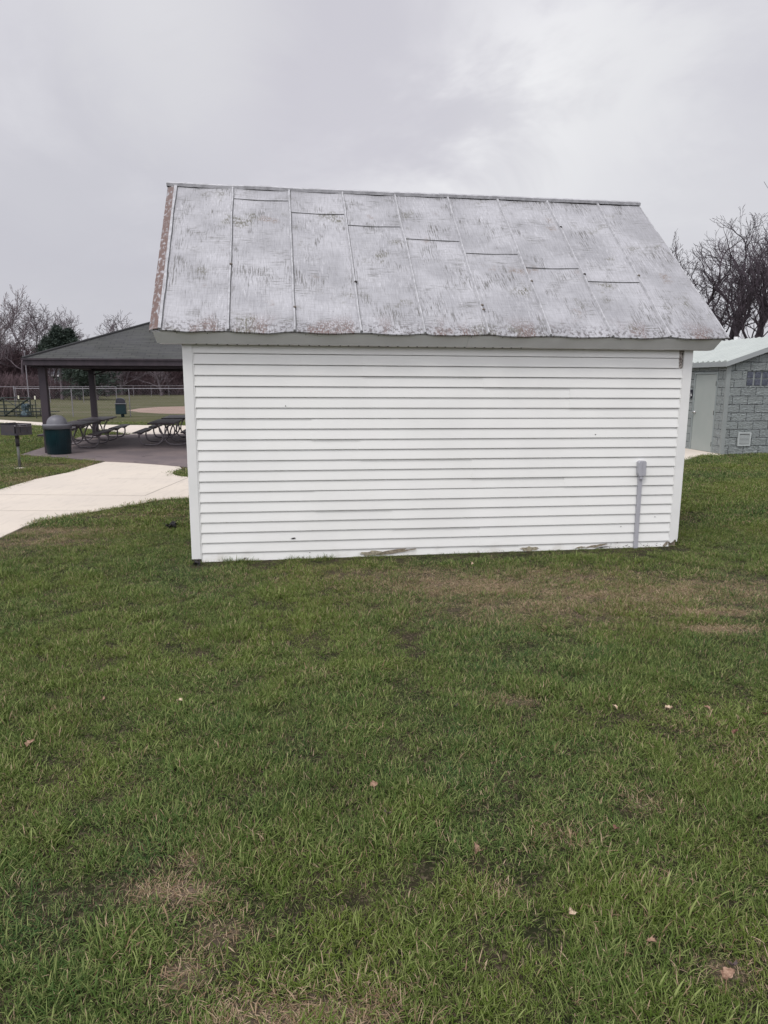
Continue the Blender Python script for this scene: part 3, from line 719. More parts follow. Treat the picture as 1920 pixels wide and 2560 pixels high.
# ------------------------------------------------------------------ restroom building
K=Vector((8.309,17.181,0));RD=Vector((-.14,.99,0)).normalized();RE=Vector((RD.y,-RD.x,0));ryaw=math.atan2(RE.y,RE.x)
rs=empty('restroom_building',K,ryaw,'grey split-face block restroom building with pale green metal roof','building')
RW=3.75;RDp=6.2;EH=2.20;SLP=.331;rz=EH+SLP*RW/2
wl=MB()
dY0,dY1=.385,1.30 # door
def wq(mb,pts,uv): mb.face(pts,uv)
# left wall (x=0) facing -x, around the door
def lw(ya,yb,za,zb): wl.face([(0,yb,za),(0,ya,za),(0,ya,zb),(0,yb,zb)],[(-yb+20,za),(-ya+20,za),(-ya+20,zb),(-yb+20,zb)])
lw(0,dY0-.05,0,EH);lw(dY1+.05,RDp,0,EH);lw(dY0-.05,dY1+.05,2.0,EH)
# gable walls with window hole (front) : polygon strips
wx0,wx1,wz0,wz1=.525,1.345,1.665,2.02
def gx(x): return EH+SLP*min(x,RW-x)
def fw(xa,xb,za,zb0,zb1): wl.face([(xa,0,za),(xb,0,za),(xb,0,zb1),(xa,0,zb0)],[(xa,za),(xb,za),(xb,zb1),(xa,zb0)])
fw(0,wx0,0,gx(0),gx(wx0));fw(wx0,wx1,0,wz0,wz0);fw(wx0,wx1,wz1,gx(wx0),gx(wx1));fw(wx1,RW/2,0,gx(wx1),gx(RW/2));fw(RW/2,RW,0,gx(RW/2),gx(RW))
wl.face([(RW,RDp,0),(0,RDp,0),(0,RDp,EH),(RW/2,RDp,rz),(RW,RDp,EH)],[(RW,0),(0,0),(0,EH),(RW/2,rz),(RW,EH)])
wl.face([(RW,0,0),(RW,RDp,0),(RW,RDp,EH),(RW,0,EH)],[(0,0),(RDp,0),(RDp,EH),(0,EH)])
wl.build('wall','block',rs)
MB().b2((-.012,-.012,0),(.095,-.0,EH-.02)).build('corner_pilaster','pilaster',rs)
MB().b2((-.012,.0,0),(-.0,.03,EH-.02)).build('corner_pilaster','pilaster',rs)
# door frame + door
fm=MB();fm.b2((-.012,dY0-.05,0),(.10,dY0,2.0));fm.b2((-.012,dY1,0),(.10,dY1+.05,2.0));fm.b2((-.012,dY0,1.955),(.10,dY1,2.0))
fm.build('door_frame','frame',rs)
dr=MB().b2((.008,dY0+.004,.02),(.05,dY1-.004,1.950)).build('door','door',rs)
MB().b2((.012,dY0,0),(.05,dY1,.019)).build('door_sweep','hinge',dr)
kn=MB();kn.lathe([(0,-.03),(.028,-.03),(.032,-.02),(.012,-.01),(.012,.01),(.035,.012),(.035,.02),(0,.02)],14);ko=kn.build('door_knob','chrome',dr,smooth=True)
ko.rotation_euler=(0,R(90),0);ko.location=(-.025,dY1-.075,.99)
for z in(.22,1.0,1.72): MB().b2((-.02,dY0-.006,z-.055),(.012,dY0+.006,z+.055)).build('hinge','hinge',dr)
# glass block window
wf=MB();nxb=4;bw=(wx1-wx0)/nxb;bh=(wz1-wz0)/2
wf.b2((wx0,.03,wz0),(wx1,.09,wz1));win=wf.build('window','pilaster',rs)
for i in range(nxb):
    for j in range(2):
        MB().b2((wx0+i*bw+.024,.012,wz0+j*bh+.012),(wx0+(i+1)*bw-.024,.028,wz0+(j+1)*bh-.012)).build('glass_block','glassblock',win,bevel=.006)
# louvre
vt=MB();a0,a1,z0,z1=.43,.775,.20,.54
for lo,hi in(((a0,-.025,z0),(a0+.035,-.001,z1)),((a1-.035,-.025,z0),(a1,-.001,z1)),((a0+.035,-.025,z0),(a1-.035,-.001,z0+.035)),((a0+.035,-.025,z1-.035),(a1-.035,-.001,z1))): vt.b2(lo,hi)
lv=vt.build('vent_louvre','louv',rs)
for i in range(8):
    z=z0+.055+i*.031;ms=MB();ms.face([(a0+.035,-.018,z-.010),(a1-.035,-.018,z-.010),(a1-.035,-.014,z+.006),(a0+.035,-.014,z+.006)]);ms.face([(a0+.035,-.018,z-.008),(a1-.035,-.018,z-.008),(a1-.035,-.0175,z-.012),(a0+.035,-.0175,z-.012)],flip=True);ms.build('louvre_slat','louv',lv)
MB().b2((a0+.035,-.005,z0+.035),(a1-.035,-.002,z1-.035)).build('louvre_back','hinge',lv)
# roof with ribs
OV=.10
def rp(x,y,h=0): # roof surface
    xx=min(x,RW-x);return Vector((x,y,EH+.075+SLP*xx+h))
rm=MB()
for xa,xb in((-OV,RW/2),(RW/2,RW+OV)):
    P=[rp(xa,-OV),rp(xb,-OV),rp(xb,RDp+OV),rp(xa,RDp+OV)];rm.face(P);rm.face([p-Vector((0,0,.03)) for p in P],flip=True)
    rm.face([P[0]-Vector((0,0,.03)),P[1]-Vector((0,0,.03)),P[1],P[0]])
rr=rm.build('roof','roofgreen_shaded',rs)
n=int((RDp+2*OV)/.229);rib=MB()
for i in range(n+1):
    y=-OV+.05+i*.229
    for xa,xb in((-OV-.01,RW/2),(RW/2,RW+OV+.01)):
        w=.066;a,b_=rp(xa,y),rp(xb,y);Q=[(a+Vector((0,-w,0)),b_+Vector((0,-w,0))),(a+Vector((0,-w*.45,.036)),b_+Vector((0,-w*.45,.036))),(a+Vector((0,w*.45,.036)),b_+Vector((0,w*.45,.036))),(a+Vector((0,w,0)),b_+Vector((0,w,0)))]
        for k in range(3): rib.face([Q[k][0],Q[k][1],Q[k+1][1],Q[k+1][0]])
        rib.face([q[0] for q in Q])
rib.build('roof_ribs','roofgreen_lit',rr)
# rake and eave trim
def rake(y,sg):
    mb=MB()
    for xa,xb in((-OV-.015,RW/2),(RW/2,RW+OV+.015)):
        p,q=rp(xa,y),rp(xb,y);t_=Vector((0,0,-.002));u_=Vector((0,0,-.115));d=Vector((0,sg*.02,0))
        A,B,C_,D_=p+t_,q+t_,q+u_,p+u_
        mb.face([D_,C_,B,A]);mb.face([D_+d,C_+d,B+d,A+d],flip=True);mb.face([D_,D_+d,C_+d,C_]);mb.face([A,A+d,D_+d,D_])
    return mb
rake(-OV-.022,1).build('rake_trim','greymetal',rs);rake(RDp+OV+.002,1).build('rake_trim','greymetal',rs)
for xa in(-OV-.016,RW+OV-.004): MB().b2((xa,-OV,EH-.075),(xa+.02,RDp+OV,EH+.038)).build('eave_trim','greymetal',rs)
MB().b2((-OV,-OV,EH-.03),(0,RDp+OV,EH-.02)).build('soffit','greymetal',rs)
vp=MB().tube([(2.02,2.75,rz-.3),(2.02,2.75,rz+.12)],.045,12);vp.tube([(2.02,2.75,rz+.10),(2.02,2.75,rz+.19)],.058,12);vp.build('vent_pipe','white',rs)
# restroom sign
sg=empty('restroom_sign',K+RD*1.47-RE*.01,ryaw,'black restroom sign with white figure and wheelchair mark left of the door','sign')
MB().b2((-.012,-.095,1.34),(-.002,.095,1.565)).build('sign_plate','signblue',sg)
pc=MB();yc=.035
def disc(mb,y,z,r,n=14): mb.face([(-.0135,y-r*math.cos(2*math.pi*i/n),z+r*math.sin(2*math.pi*i/n)) for i in range(n)])
disc(pc,yc,1.530,.013)
for (a,b_,c,d) in ((-.020,.020,1.46,1.513),(-.016,-.003,1.405,1.46),(.003,.016,1.405,1.46)): pc.face([(-.0135,yc+b_,c),(-.0135,yc+a,c),(-.0135,yc+a,d),(-.0135,yc+b_,d)])
for a in(-.029,.024): pc.face([(-.0135,yc+a+.006,1.465),(-.0135,yc+a,1.465),(-.0135,yc+a,1.51),(-.0135,yc+a+.006,1.51)])
yw=-.045;disc(pc,yw+.008,1.475,.009)
pc.tube([(-.0135,yw+.028*math.cos(R(a)),1.425+.028*math.sin(R(a))) for a in range(-200,40,20)],.0035,5)
pc.tube([(-.0135,yw+.006,1.462),(-.0135,yw+.004,1.43),(-.0135,yw-.02,1.43),(-.0135,yw-.032,1.402)],.005,5)
for i in range(5): pc.face([(-.0135,.035-i*.014,1.365),(-.0135,.027-i*.014,1.365),(-.0135,.027-i*.014,1.38),(-.0135,.035-i*.014,1.38)])
pc.build('pictogram','white',sg)
# ------------------------------------------------------------------ fences
def fence(name,Pa,Pb,hgt,n,label,mesh=True,rpost=.025):
    f=empty(name,Pa,math.atan2((Pb-Pa).y,(Pb-Pa).x),label,'fence')
    Ln=(Pb-Pa).length
    for i in range(n+1):
        x=Ln*i/n;MB().tube([(x,0,0),(x,0,hgt+.03)],rpost,8).build('post','galv',f)
    MB().tube([(0,0,hgt),(Ln,0,hgt)],rpost*.8,6).build('top_rail','galv',f)
    if mesh:
        w=MB();st=.14;hh=hgt-.06;k=int(Ln/st)
        for i in range(k):
            x=i*st
            for s2 in(1,-1):
                xa,xb=(x,x+hh) if s2>0 else (x+hh,x)
                if max(xa,xb)>Ln: continue
                w.tube([(xa,0,.05),(xb,0,.05+hh)],.0022,3,False)
        w.build('wire_mesh','galv',f)
    return f
fa=atd(64,36.3);fbp=atd(64+1400,33.)
fence('chain_link_fence',fa,Vector((8.,35.,0)),1.43,9,'near chain link fence with grey pipe top rail behind the pavilion')
tp=MB().tube([(0,0,1.4),(0,0,1.56)],.035,8)
# taller end post
fe=bpy.data.objects['chain_link_fence'];tp.build('end_post','galv',fe)
fence('outfield_fence',Vector((-52,84,0)),Vector((-6,92,0)),1.3,22,'distant outfield fence in front of the far trees',False,.028)
fence('side_fence',Vector((-46,60,0)),Vector((-23.5,62,0)),1.35,8,'chain link fence beyond the bleachers at far left',False,.026)
# ------------------------------------------------------------------ bleachers
bo=Vector((atd(102,36).x,36.0,0))
bl=empty('bleachers',bo,R(-8),'low dark green bleachers with cross braced back at far left','bleachers')
BL=5.6;w4=.024
for i,(y,z) in enumerate([(.0,.62),(.62,.42),(1.24,.24)]):
    MB().b2((-BL,y,z-.035),(.15+.22*i,y+.25,z)).build('seat_plank','bleach',bl)
for i,(y,z) in enumerate([(.38,.24),(1.0,.10)]):
    MB().b2((-BL,y,z-.03),(.3+.22*i,y+.22,z)).build('foot_plank','bleach',bl)
fr=MB()
for z in(.06,.24,.43,.80,.97): fr.tube([(-BL,-.05,z),(.02,-.05,z)],.028,6)
for x in(0,-1.48,-2.96,-4.44): 
    fr.tube([(x,-.05,0),(x,-.05,.97)],.034,6)
    fr.tube([(x,.0,.04),(x,1.4,.04)],.022,6)
    for y,z in((.1,.58),(.72,.38),(1.34,.2)): fr.tube([(x,y,.04),(x,y,z)],.02,6)
for a,b_ in((0,-1.48),(-2.96,-1.48),(-2.96,-4.44)): fr.tube([(a,-.075,.95 if a==0 else .06),(b_,-.075,.05 if a==0 else .95)],.040,6)
fr.tube([(-1.48,-.08,.95),(0,-.08,.08)],.022,6)
fr.build('frame','bleach',bl)
for i,(px,py,lb) in enumerate([(51,1043,'left slim stake with cream top in front of the bleachers'),(92,1046,'right slim stake with cream top in front of the bleachers')]):
    p=gnd(px,py);st=empty('marker_stake',p,0,lb,'stake','stakes with cream tops by the bleachers')
    MB().tube([(0,0,0),(0,0,.93)],.022,6).build('stake','bleach',st);MB().tube([(0,0,.92),(0,0,1.09)],.034,6).build('stake_cap','whitetop',st)
# tarp-covered object
tc_=empty('covered_fountain',gnd(65,1042),0,'blue grey tarp wrapped object standing on a black base by the bleachers','covered object')
r=random.Random(2);mb=MB();n=18;prof=[(.20,.06),(.21,.12),(.17,.22),(.13,.32),(.15,.44),(.19,.55),(.17,.63),(.09,.66),(0,.64)]
base=len(mb.v)
for i,(rr_,z) in enumerate(prof):
    for k in range(n):
        a=2*math.pi*k/n;q=rr_*(1+.22*math.sin(k*2.3+i*.6)+.1*r.random());mb.v.append((q*math.cos(a)+.03*i/8,q*math.sin(a),z+.03*math.sin(k*1.7)))
for i in range(len(prof)-1):
    for k in range(n):
        mb.f.append([i*n+k,i*n+(k+1)%n,(i+1)*n+(k+1)%n,(i+1)*n+k]);mb.uv+=[(0,0)]*4
mb.build('tarp','tarp',tc_)
MB().lathe([(0,0),(.30,0),(.30,.04),(.2,.07),(0,.07)],16).build('base','rubber',tc_)
# light pole
lp=empty('light_pole',atd(98,60),0,'thin pale pole rising beside the pavilion left post','pole')
MB().tube([(0,0,0),(0,0,4.2)],[.05,.035],8).build('pole','galv',lp);MB().b2((-.06,-.06,4.2),(.06,.06,4.38)).build('lamp_head','galv',lp)
# ------------------------------------------------------------------ far houses
def house(px,Y,w,dp,hw_,rh,yaw,label,brick=False,wins=()):
    h=empty('house',atd(px,Y),yaw,label,'house')
    MB().b2((-w/2,0,0),(w/2,dp,hw_)).build('wall','house',h)
    rf_=MB();rf_.prism([(-.5,hw_-.05),(dp+.5,hw_-.05),(dp/2,hw_+rh)],'x',-w/2-.4,w/2+.4);rf_.build('roof','houseroof',h)
    MB().b2((-w/2-.4,-.53,hw_-.12),(w/2+.4,-.505,hw_+.1)).build('eave_board','white',h)
    for x,z,ww,hh in wins:
        wf=MB().b2((x-ww/2-.08,-.04,z-.08),(x+ww/2+.08,-.01,z+hh+.08)).build('window','white',h)
        MB().b2((x-ww/2,-.05,z),(x+ww/2,-.042,z+hh)).build('pane','glass',wf)
    if brick: MB().b2((w/2-.2,-.6,0),(w/2+1.7,dp*.5,hw_-.4)).build('brick_wing','brick',h)
    return h
house(-60,89,8.6,7,2.6,1.5,R(2),'pale ranch house with grey roof beyond the field at far left',True,((3.2,1.6,1.6,.7),(0,1.4,1.4,1)))
house(146,96.5,3.2,6,2.6,1.0,R(-4),'white house half hidden by dark evergreens behind the pavilion',False,((-1,1.3,.9,.9),))
# ------------------------------------------------------------------ bare trees
def bare_tree(seed,height,spread,levels,bark,trunk_r=None,fork=.25,droop=0.,dens=1.,lean=0.,twig=.011):
    """returns (trunk MB, crown MB): recursive limbs, thick ones in the trunk mesh"""
    r=random.Random(seed);T,Cm=MB(),MB()
    def limb(p,d,rad,ln,lev):
        n=max(3,int(ln/(.5 if lev<2 else .3)));n=min(n,9);pts=[p];rads=[rad];dd=d.copy()
        end=rad*(.55 if lev<levels else .4)
        kids=[]
        for i in range(n):
            jit=.13 if lev==0 else .24
            dd=(dd+Vector((r.gauss(0,jit),r.gauss(0,jit),r.gauss(0,jit*.6)))+Vector((0,0,.10 if lev<3 else .06-droop))).normalized()
            p=p+dd*(ln/n);pts.append(p.copy());f=(i+1)/n;rads.append(rad+(end-rad)*f)
            if lev<levels and (lev>0 or f>fork):
                k=(.75 if lev==0 else 1.05)*dens
                c=int(k)+(1 if r.random()<k-int(k) else 0)
                for _ in range(c): kids.append((p.copy(),dd.copy(),rads[-1],f))
        thick=lev<=1
        (T if thick else Cm).tube(pts,[max(x,twig) for x in rads],6 if lev==0 else (5 if lev==1 else 3),False)
        for (q,dq,rq,f) in kids:
            ax=dq.orthogonal().normalized();ax.rotate(Matrix.Rotation(r.uniform(0,6.283),3,dq))
            ang=R(r.uniform(28,62))*spread
            nd=dq.copy();nd.rotate(Matrix.Rotation(ang,3,ax))
            if nd.z<-.1: nd.z*=-.3
            limb(q,nd.normalized(),rq*r.uniform(.45,.68),ln*r.uniform(.42,.66)*(1.15-.45*f if lev==0 else 1),lev+1)
        if lev<levels:
            for _ in range(2 if lev==0 else 1):
                nd=(dd+Vector((r.gauss(0,.35),r.gauss(0,.35),.1))).normalized();limb(pts[-1],nd,rads[-1]*.85,ln*r.uniform(.45,.6),lev+1)
    limb(Vector((0,0,-.1)),Vector((lean,0,1)).normalized(),trunk_r or height*.022,height*.55,0)
    zl=sorted(v[2] for v in T.v+Cm.v);k=height/zl[int(len(zl)*.985)]
    for mb in(T,Cm): mb.v=[(a*k,b_*k,c*k) for a,b_,c in mb.v]
    return T,Cm
protos={}
def tree_proto(key,**kw):
    T,Cm=bare_tree(**kw);mt=kw['bark']
    a=T.build('trunk',mt);b_=Cm.build('crown',mt)
    for o in(a,b_): COL.objects.unlink(o)
    protos[key]=(a.data,b_.data,kw['height']);bpy.data.objects.remove(a);bpy.data.objects.remove(b_)
def put_tree(key,p,h,rz,label,group,mat=None,sx=1.):
    ta,tb_,h0=protos[key];e=empty('bare_tree',p,rz,label,'tree',group)
    k=h/h0;e.scale=(k*sx,k*sx,k)
    for nm,me in(('trunk',ta),('crown',tb_)):
        o=bpy.data.objects.new(nm,me);COL.objects.link(o);o.parent=e
    return e
tree_proto('oakA',seed=11,height=12,spread=.70,levels=5,bark='barkR',dens=.72,trunk_r=.30,fork=.3,twig=.010)
tree_proto('oakB',seed=23,height=12,spread=.66,levels=5,bark='barkR',dens=.72,trunk_r=.27,fork=.35,twig=.010)
tree_proto('oakC',seed=37,height=12,spread=.76,levels=5,bark='barkR',dens=.74,trunk_r=.28,fork=.25,twig=.010)
tree_proto('slimA',seed=5,height=11,spread=.75,levels=4,bark='barkL',dens=.9,trunk_r=.13,fork=.3,twig=.016)
tree_proto('slimB',seed=6,height=11,spread=.9,levels=4,bark='barkL',dens=.9,trunk_r=.15,fork=.35,lean=.12,twig=.016)
tree_proto('pale',seed=8,height=11,spread=.62,levels=4,bark='barkP',dens=1.0,trunk_r=.12,fork=.15,twig=.017)
tree_proto('round',seed=9,height=8,spread=.85,levels=4,bark='barkL',dens=.95,trunk_r=.2,fork=.1,twig=.013)
def top(Y,py): return H+(YH-py)/FPX*Y*1.0
GR='bare trees behind the restroom building'
for i,(px,Y,py,key,rz,lb,sx) in enumerate([
    (1706,46,632,'oakC',.9,'bare tree whose crown shows just above the shed roof slope',1.0),
    (1764,48,584,'oakA',3.1,'bare rounded tree left of the white vent pipe',1.1),
    (1735,52,605,'oakB',.3,'bare tree left of the group, its crown rising past the shed roof edge',1.0),
    (1814,42,588,'oakA',2.2,'bare tree with forked trunk above the white vent pipe',1.0),
    (1868,43,560,'oakC',4.1,'bare dark tree with crooked upright trunk over the restroom roof',1.0),
    (1912,40,515,'oakB',5.0,'tallest bare tree at the right edge, leaning right',1.0),
    (1960,46,500,'oakA',3.6,'bare tree cut by the right edge of the view',1.1),
    (1650,50,720,'oakA',5.5,'bare tree mostly hidden behind the shed roof slope',1.0)]):
    put_tree(key,atd(px,Y),top(Y,py),rz,lb,GR,sx=sx)
GL='bare trees beyond the field on the left'
for i,(px,Y,py,key,rz,lb,sx) in enumerate([
    (-6,78,742,'pale',.4,'tall pale bare tree cut by the left edge of the view',1.1),
    (22,86,775,'pale',2.0,'pale bare tree second from the left edge',1.),
    (44,82,783,'slimA',1.1,'slender bare tree with upright branches above the red brush',.9),
    (92,76,765,'slimB',3.0,'dark crooked bare tree left of the pavilion roof',1.1),
    (131,80,776,'slimB',.2,'dark bare tree rising over the pavilion roof corner',1.),
    (152,84,790,'slimA',4.0,'bare tree just left of the evergreen behind the roof',1.),
    (172,90,800,'slimB',5.2,'bare tree touching the left side of the evergreen crown',1.),
    (232,92,820,'slimA',.9,'small bare tree right of the evergreen behind the roof',1.),
    (290,88,800,'round',2.5,'rounded bare crown showing above the pavilion roof',1.15),
    (325,96,812,'round',.7,'second rounded bare crown above the pavilion roof, close to the shed',1.1),
    (-45,80,760,'pale',3.3,'bare tree just outside the left edge behind the ranch house',1.1),
    (420,92,840,'round',4.4,'bare tree behind the field seen beneath the roof near the shed',1.1)]):
    put_tree(key,atd(px,Y),top(Y,py),rz,lb,GL,sx=sx)
# conifers
def conifer(p,h,w,seed,label,cb=.06):
    e=empty('evergreen_tree',p,0,label,'tree','dark evergreens behind the pavilion')
    MB().tube([(0,0,0),(0,0,h*.95)],[h*.025,.02],7).build('trunk','barkL',e)
    r=random.Random(seed);mb=MB();ti=[]
    nb=int(150)
    for i in range(nb):
        f=r.random()**.8;z=h*(cb+(.98-cb)*f);ln=w/2*min(1,(1-f)*1.5+.10)*r.uniform(.65,1.12);a=r.uniform(0,6.283)
        d=Vector((math.cos(a),math.sin(a),r.uniform(-.15,.35)));tn=r.random()
        for k in range(46):
            s2=r.random()**.7;c=Vector((0,0,z))+d*ln*s2+Vector((r.gauss(0,.14),r.gauss(0,.14),r.gauss(0,.12)))*(1.2)
            u_=Vector((r.gauss(0,1),r.gauss(0,1),r.gauss(0,.7))).normalized()*.17+d*.07;v_=u_.cross(Vector((r.random(),r.random(),r.random()))).normalized()*.045
            mb.face([c-u_*.6-v_,c-u_*.6+v_,c+u_]);ti+=[min(1,max(0,tn*.7+r.random()*.4-.05))]*3
    o=mb.build('crown','needle',e);at=o.data.attributes.new('tint','FLOAT','POINT');at.data.foreach_set('value',ti)
conifer(atd(180,72),top(72,822),3.8,1,'dark evergreen showing above the pavilion roof',.5)
conifer(atd(208,74),top(74,828),4.0,2,'dark evergreen right of its twin above the roof',.3)
conifer(atd(155,76),top(76,850),3.2,3,'lower evergreen at the left of the evergreen group',.55)
conifer(atd(265,70),top(70,868),5.0,4,'broad evergreen seen beneath the pavilion roof near the middle post')
conifer(atd(222,71),top(71,856),3.6,5,'evergreen directly behind the pavilion middle post')
# woodland and brush as stuff: instances on points
def make_protocol(name,meshes):
    c=bpy.data.collections.new(name)
    for i,me in enumerate(meshes):
        o=bpy.data.objects.new(f'{name}_{i:02d}',me);c.objects.link(o)
    return c
def scatter(name,pts,rots,scls,coll,label,cat,attrs=None):
    "one mesh of points whose geometry nodes place an item of coll on each"
    n=len(pts);me=bpy.data.meshes.new(name);me.from_pydata([tuple(p) for p in pts],[],[])
    a=me.attributes.new('rot','FLOAT_VECTOR','POINT');a.data.foreach_set('vector',np.array(rots,dtype=np.float32).ravel())
    a=me.attributes.new('scl','FLOAT_VECTOR','POINT');a.data.foreach_set('vector',np.array(scls,dtype=np.float32).ravel())
    for k,v in(attrs or {}).items():
        a=me.attributes.new(k,'FLOAT','POINT');a.data.foreach_set('value',np.array(v,dtype=np.float32))
    a=me.attributes.new('idx','INT','POINT');r=random.Random(len(pts));a.data.foreach_set('value',[r.randrange(1000) for _ in range(n)])
    o=bpy.data.objects.new(name,me);COL.objects.link(o);tag(o,label,cat,kind='stuff')
    ng=bpy.data.node_groups.new(name+'_nodes','GeometryNodeTree')
    ng.interface.new_socket('Geometry',in_out='INPUT',socket_type='NodeSocketGeometry');ng.interface.new_socket('Geometry',in_out='OUTPUT',socket_type='NodeSocketGeometry')
    N=ng.nodes;Lk=ng.links
    gi=N.new('NodeGroupInput');go=N.new('NodeGroupOutput');ci=N.new('GeometryNodeCollectionInfo');ci.inputs['Collection'].default_value=coll;ci.inputs['Separate Children'].default_value=True;ci.inputs['Reset Children'].default_value=True
    ip=N.new('GeometryNodeInstanceOnPoints');ip.inputs['Pick Instance'].default_value=True
    def na(nm,t):
        q=N.new('GeometryNodeInputNamedAttribute');q.data_type=t;q.inputs['Name'].default_value=nm
        return [s2 for s2 in q.outputs if s2.enabled and s2.name=='Attribute'][0]
    mp=N.new('GeometryNodeMeshToPoints')
    Lk.new(gi.outputs[0],mp.inputs[0]);Lk.new(mp.outputs[0],ip.inputs['Points']);Lk.new(ci.outputs[0],ip.inputs['Instance'])
    Lk.new(na('idx','INT'),ip.inputs['Instance Index'])
    er=N.new('FunctionNodeEulerToRotation');Lk.new(na('rot','FLOAT_VECTOR'),er.inputs[0]);Lk.new(er.outputs[0],ip.inputs['Rotation'])
    Lk.new(na('scl','FLOAT_VECTOR'),ip.inputs['Scale']);Lk.new(ip.outputs[0],go.inputs[0])
    md=o.modifiers.new('scatter','NODES');md.node_group=ng
    return o
def merged(T,Cm,mat):
    mb=MB();mb.v=T.v+Cm.v;k=len(T.v);mb.f=T.f+[[i+k for i in f] for f in Cm.f];mb.uv=T.uv+Cm.uv
    o=mb.build('wood_item',mat);me=o.data;bpy.data.objects.remove(o);return me
wm=[merged(*bare_tree(100+i,8,.7,3,'brush',trunk_r=.10,fork=.1,dens=1.25,twig=.018),'brush') for i in range(4)]
wc=make_protocol('wood_items',wm)
r=random.Random(77);pts=[];rots=[];scls=[]
def strip(x0,x1,y0,y1,n,h0,h1,skew=0.,wx=1.):
    for _ in range(n):
        x=r.uniform(x0,x1);y=r.uniform(y0,y1)+skew*(x-x0);k=r.uniform(h0,h1)/8
        pts.append((x,y,-.05));rots.append((0,0,r.uniform(0,6.28)));scls.append((k*wx,k*wx,k))
strip(-62,-20,98,112,200,5,7.5)        # far left to behind evergreens
strip(-38,4,103,116,250,5,7.6)
strip(4,90,105,125,150,6,8.5)
strip(-44.2,-40.2,76,84,40,3.5,6.2,wx=1.2)     # reddish brush
strip(16,48,56,72,60,2.6,4.4,wx=1.2)        # thicket behind restroom
scatter('woodland',pts,rots,scls,wc,'reddish brown leafless woodland along the far side of the field','woodland')
# low brush skirt of thin stems
def brushmesh(seed):
    r=random.Random(seed);mb=MB()
    for i in range(60):
        x,y=r.gauss(0,.8),r.gauss(0,.5);d=Vector((r.gauss(0,.25),r.gauss(0,.25),1)).normalized();ln=r.uniform(.8,2.6)
        p=Vector((x,y,0));q=p+d*ln*.5+Vector((r.gauss(0,.1),r.gauss(0,.1),0));e=q+(d+Vector((r.gauss(0,.3),r.gauss(0,.3),0)))*ln*.5
        mb.tube([p,q,e],[.016,.012,.008],3,False)
        for k in range(3):
            a=p.lerp(e,r.uniform(.3,.9));mb.tube([a,a+Vector((r.gauss(0,.3),r.gauss(0,.3),r.uniform(.2,.6)))],[.010,.006],3,False)
    o=mb.build('brush_item','brush');me=o.data;bpy.data.objects.remove(o);return me
bc=make_protocol('brush_items',[brushmesh(i) for i in range(3)])
pts=[];rots=[];scls=[];r=random.Random(5)
def strip2(x0,x1,y0,y1,n,a,b_):
    for _ in range(n):
        k=r.uniform(a,b_);pts.append((r.uniform(x0,x1),r.uniform(y0,y1),0));rots.append((0,0,r.uniform(0,6.28)));scls.append((1.2*k,1.2*k,k))
strip2(-60,30,98,104,520,.8,1.5);strip2(-41,-36,70,78,60,.6,1.2);strip2(14,34,46,52,150,.8,1.6);strip2(-47.5,-36,90,95,60,.4,.8)
scatter('undergrowth',pts,rots,scls,bc,'low tangled leafless brush at the foot of the far woodland','brush')
# ------------------------------------------------------------------ grass
def inside(P,x,y):
    c=False;n=len(P);j=n-1
    for i in range(n):
        if (P[i][1]>y)!=(P[j][1]>y) and x<(P[j][0]-P[i][0])*(y-P[i][1])/(P[j][1]-P[i][1])+P[i][0]: c=not c
        j=i
    return c
inv=shed.matrix_world.inverted()
def blocked(x,y):
    if y>10 or x<-2.5:
        for P in(path_poly,slab_poly,far_poly,dirt_poly):
            if inside(P,x,y): return True
    q=inv@Vector((x,y,0))
    if .0<q.x<L and .012<q.y<DEP: return True
    d=Vector((x,y,0))-K;a,b_=d.dot(RE),d.dot(RD)
    return 0.0<a<RW and .0<b_<RDp
def tuftmesh(seed,nbl,rad,hmin,hmax,wd,flat=.5):
    r=random.Random(seed);V=[];F=[];Tn=[]
    for b in range(nbl):
        a=r.uniform(0,6.283);rr_=rad*math.sqrt(r.random());px,py=rr_*math.cos(a),rr_*math.sin(a)
        h=r.uniform(hmin,hmax);w=wd*r.uniform(.6,1.25);az=r.uniform(0,6.283) if r.random()<.5 else a+r.gauss(0,.8)
        lean=r.uniform(.05,.5)+(r.uniform(.3,.9) if r.random()<flat*.5 else 0);curl=r.uniform(.2,1.5)
        dx,dy=math.cos(az),math.sin(az);tw=az+math.pi/2+r.gauss(0,.5);sx,sy=math.cos(tw),math.sin(tw)
        tn=r.random();p=Vector((px,py,0));th=lean;seg=4;pts_=[]
        for k in range(seg+1):
            pts_.append(p.copy());st=h/seg;p=p+Vector((dx*math.sin(th),dy*math.sin(th),math.cos(th)))*st;th+=curl/seg
            if p.z<.002:p.z=.002
        i0=len(V);ws=[.75,1,.9,.6]
        for k in range(seg):
            V.append(tuple(pts_[k]+Vector((sx,sy,0))*w*ws[k]/2));V.append(tuple(pts_[k]-Vector((sx,sy,0))*w*ws[k]/2));Tn+=[tn,tn]
        V.append(tuple(pts_[seg]));Tn.append(tn)
        for k in range(seg-1): F.append((i0+2*k,i0+2*k+1,i0+2*k+3,i0+2*k+2))
        F.append((i0+2*seg-2,i0+2*seg-1,i0+2*seg))
    me=bpy.data.meshes.new('tuft');me.from_pydata(V,[],F);at=me.attributes.new('tint','FLOAT','POINT');at.data.foreach_set('value',Tn)
    me.materials.append(M['grass']);me.polygons.foreach_set('use_smooth',[True]*len(me.polygons));return me
fine=make_protocol('fine_tufts',[tuftmesh(i,48,.075,.018,.050,.0025,.7) for i in range(8)]+[tuftmesh(40+i,28,.065,.025,.062,.0040,1.2) for i in range(5)]+[tuftmesh(60,18,.05,.04,.075,.0034,.3)])
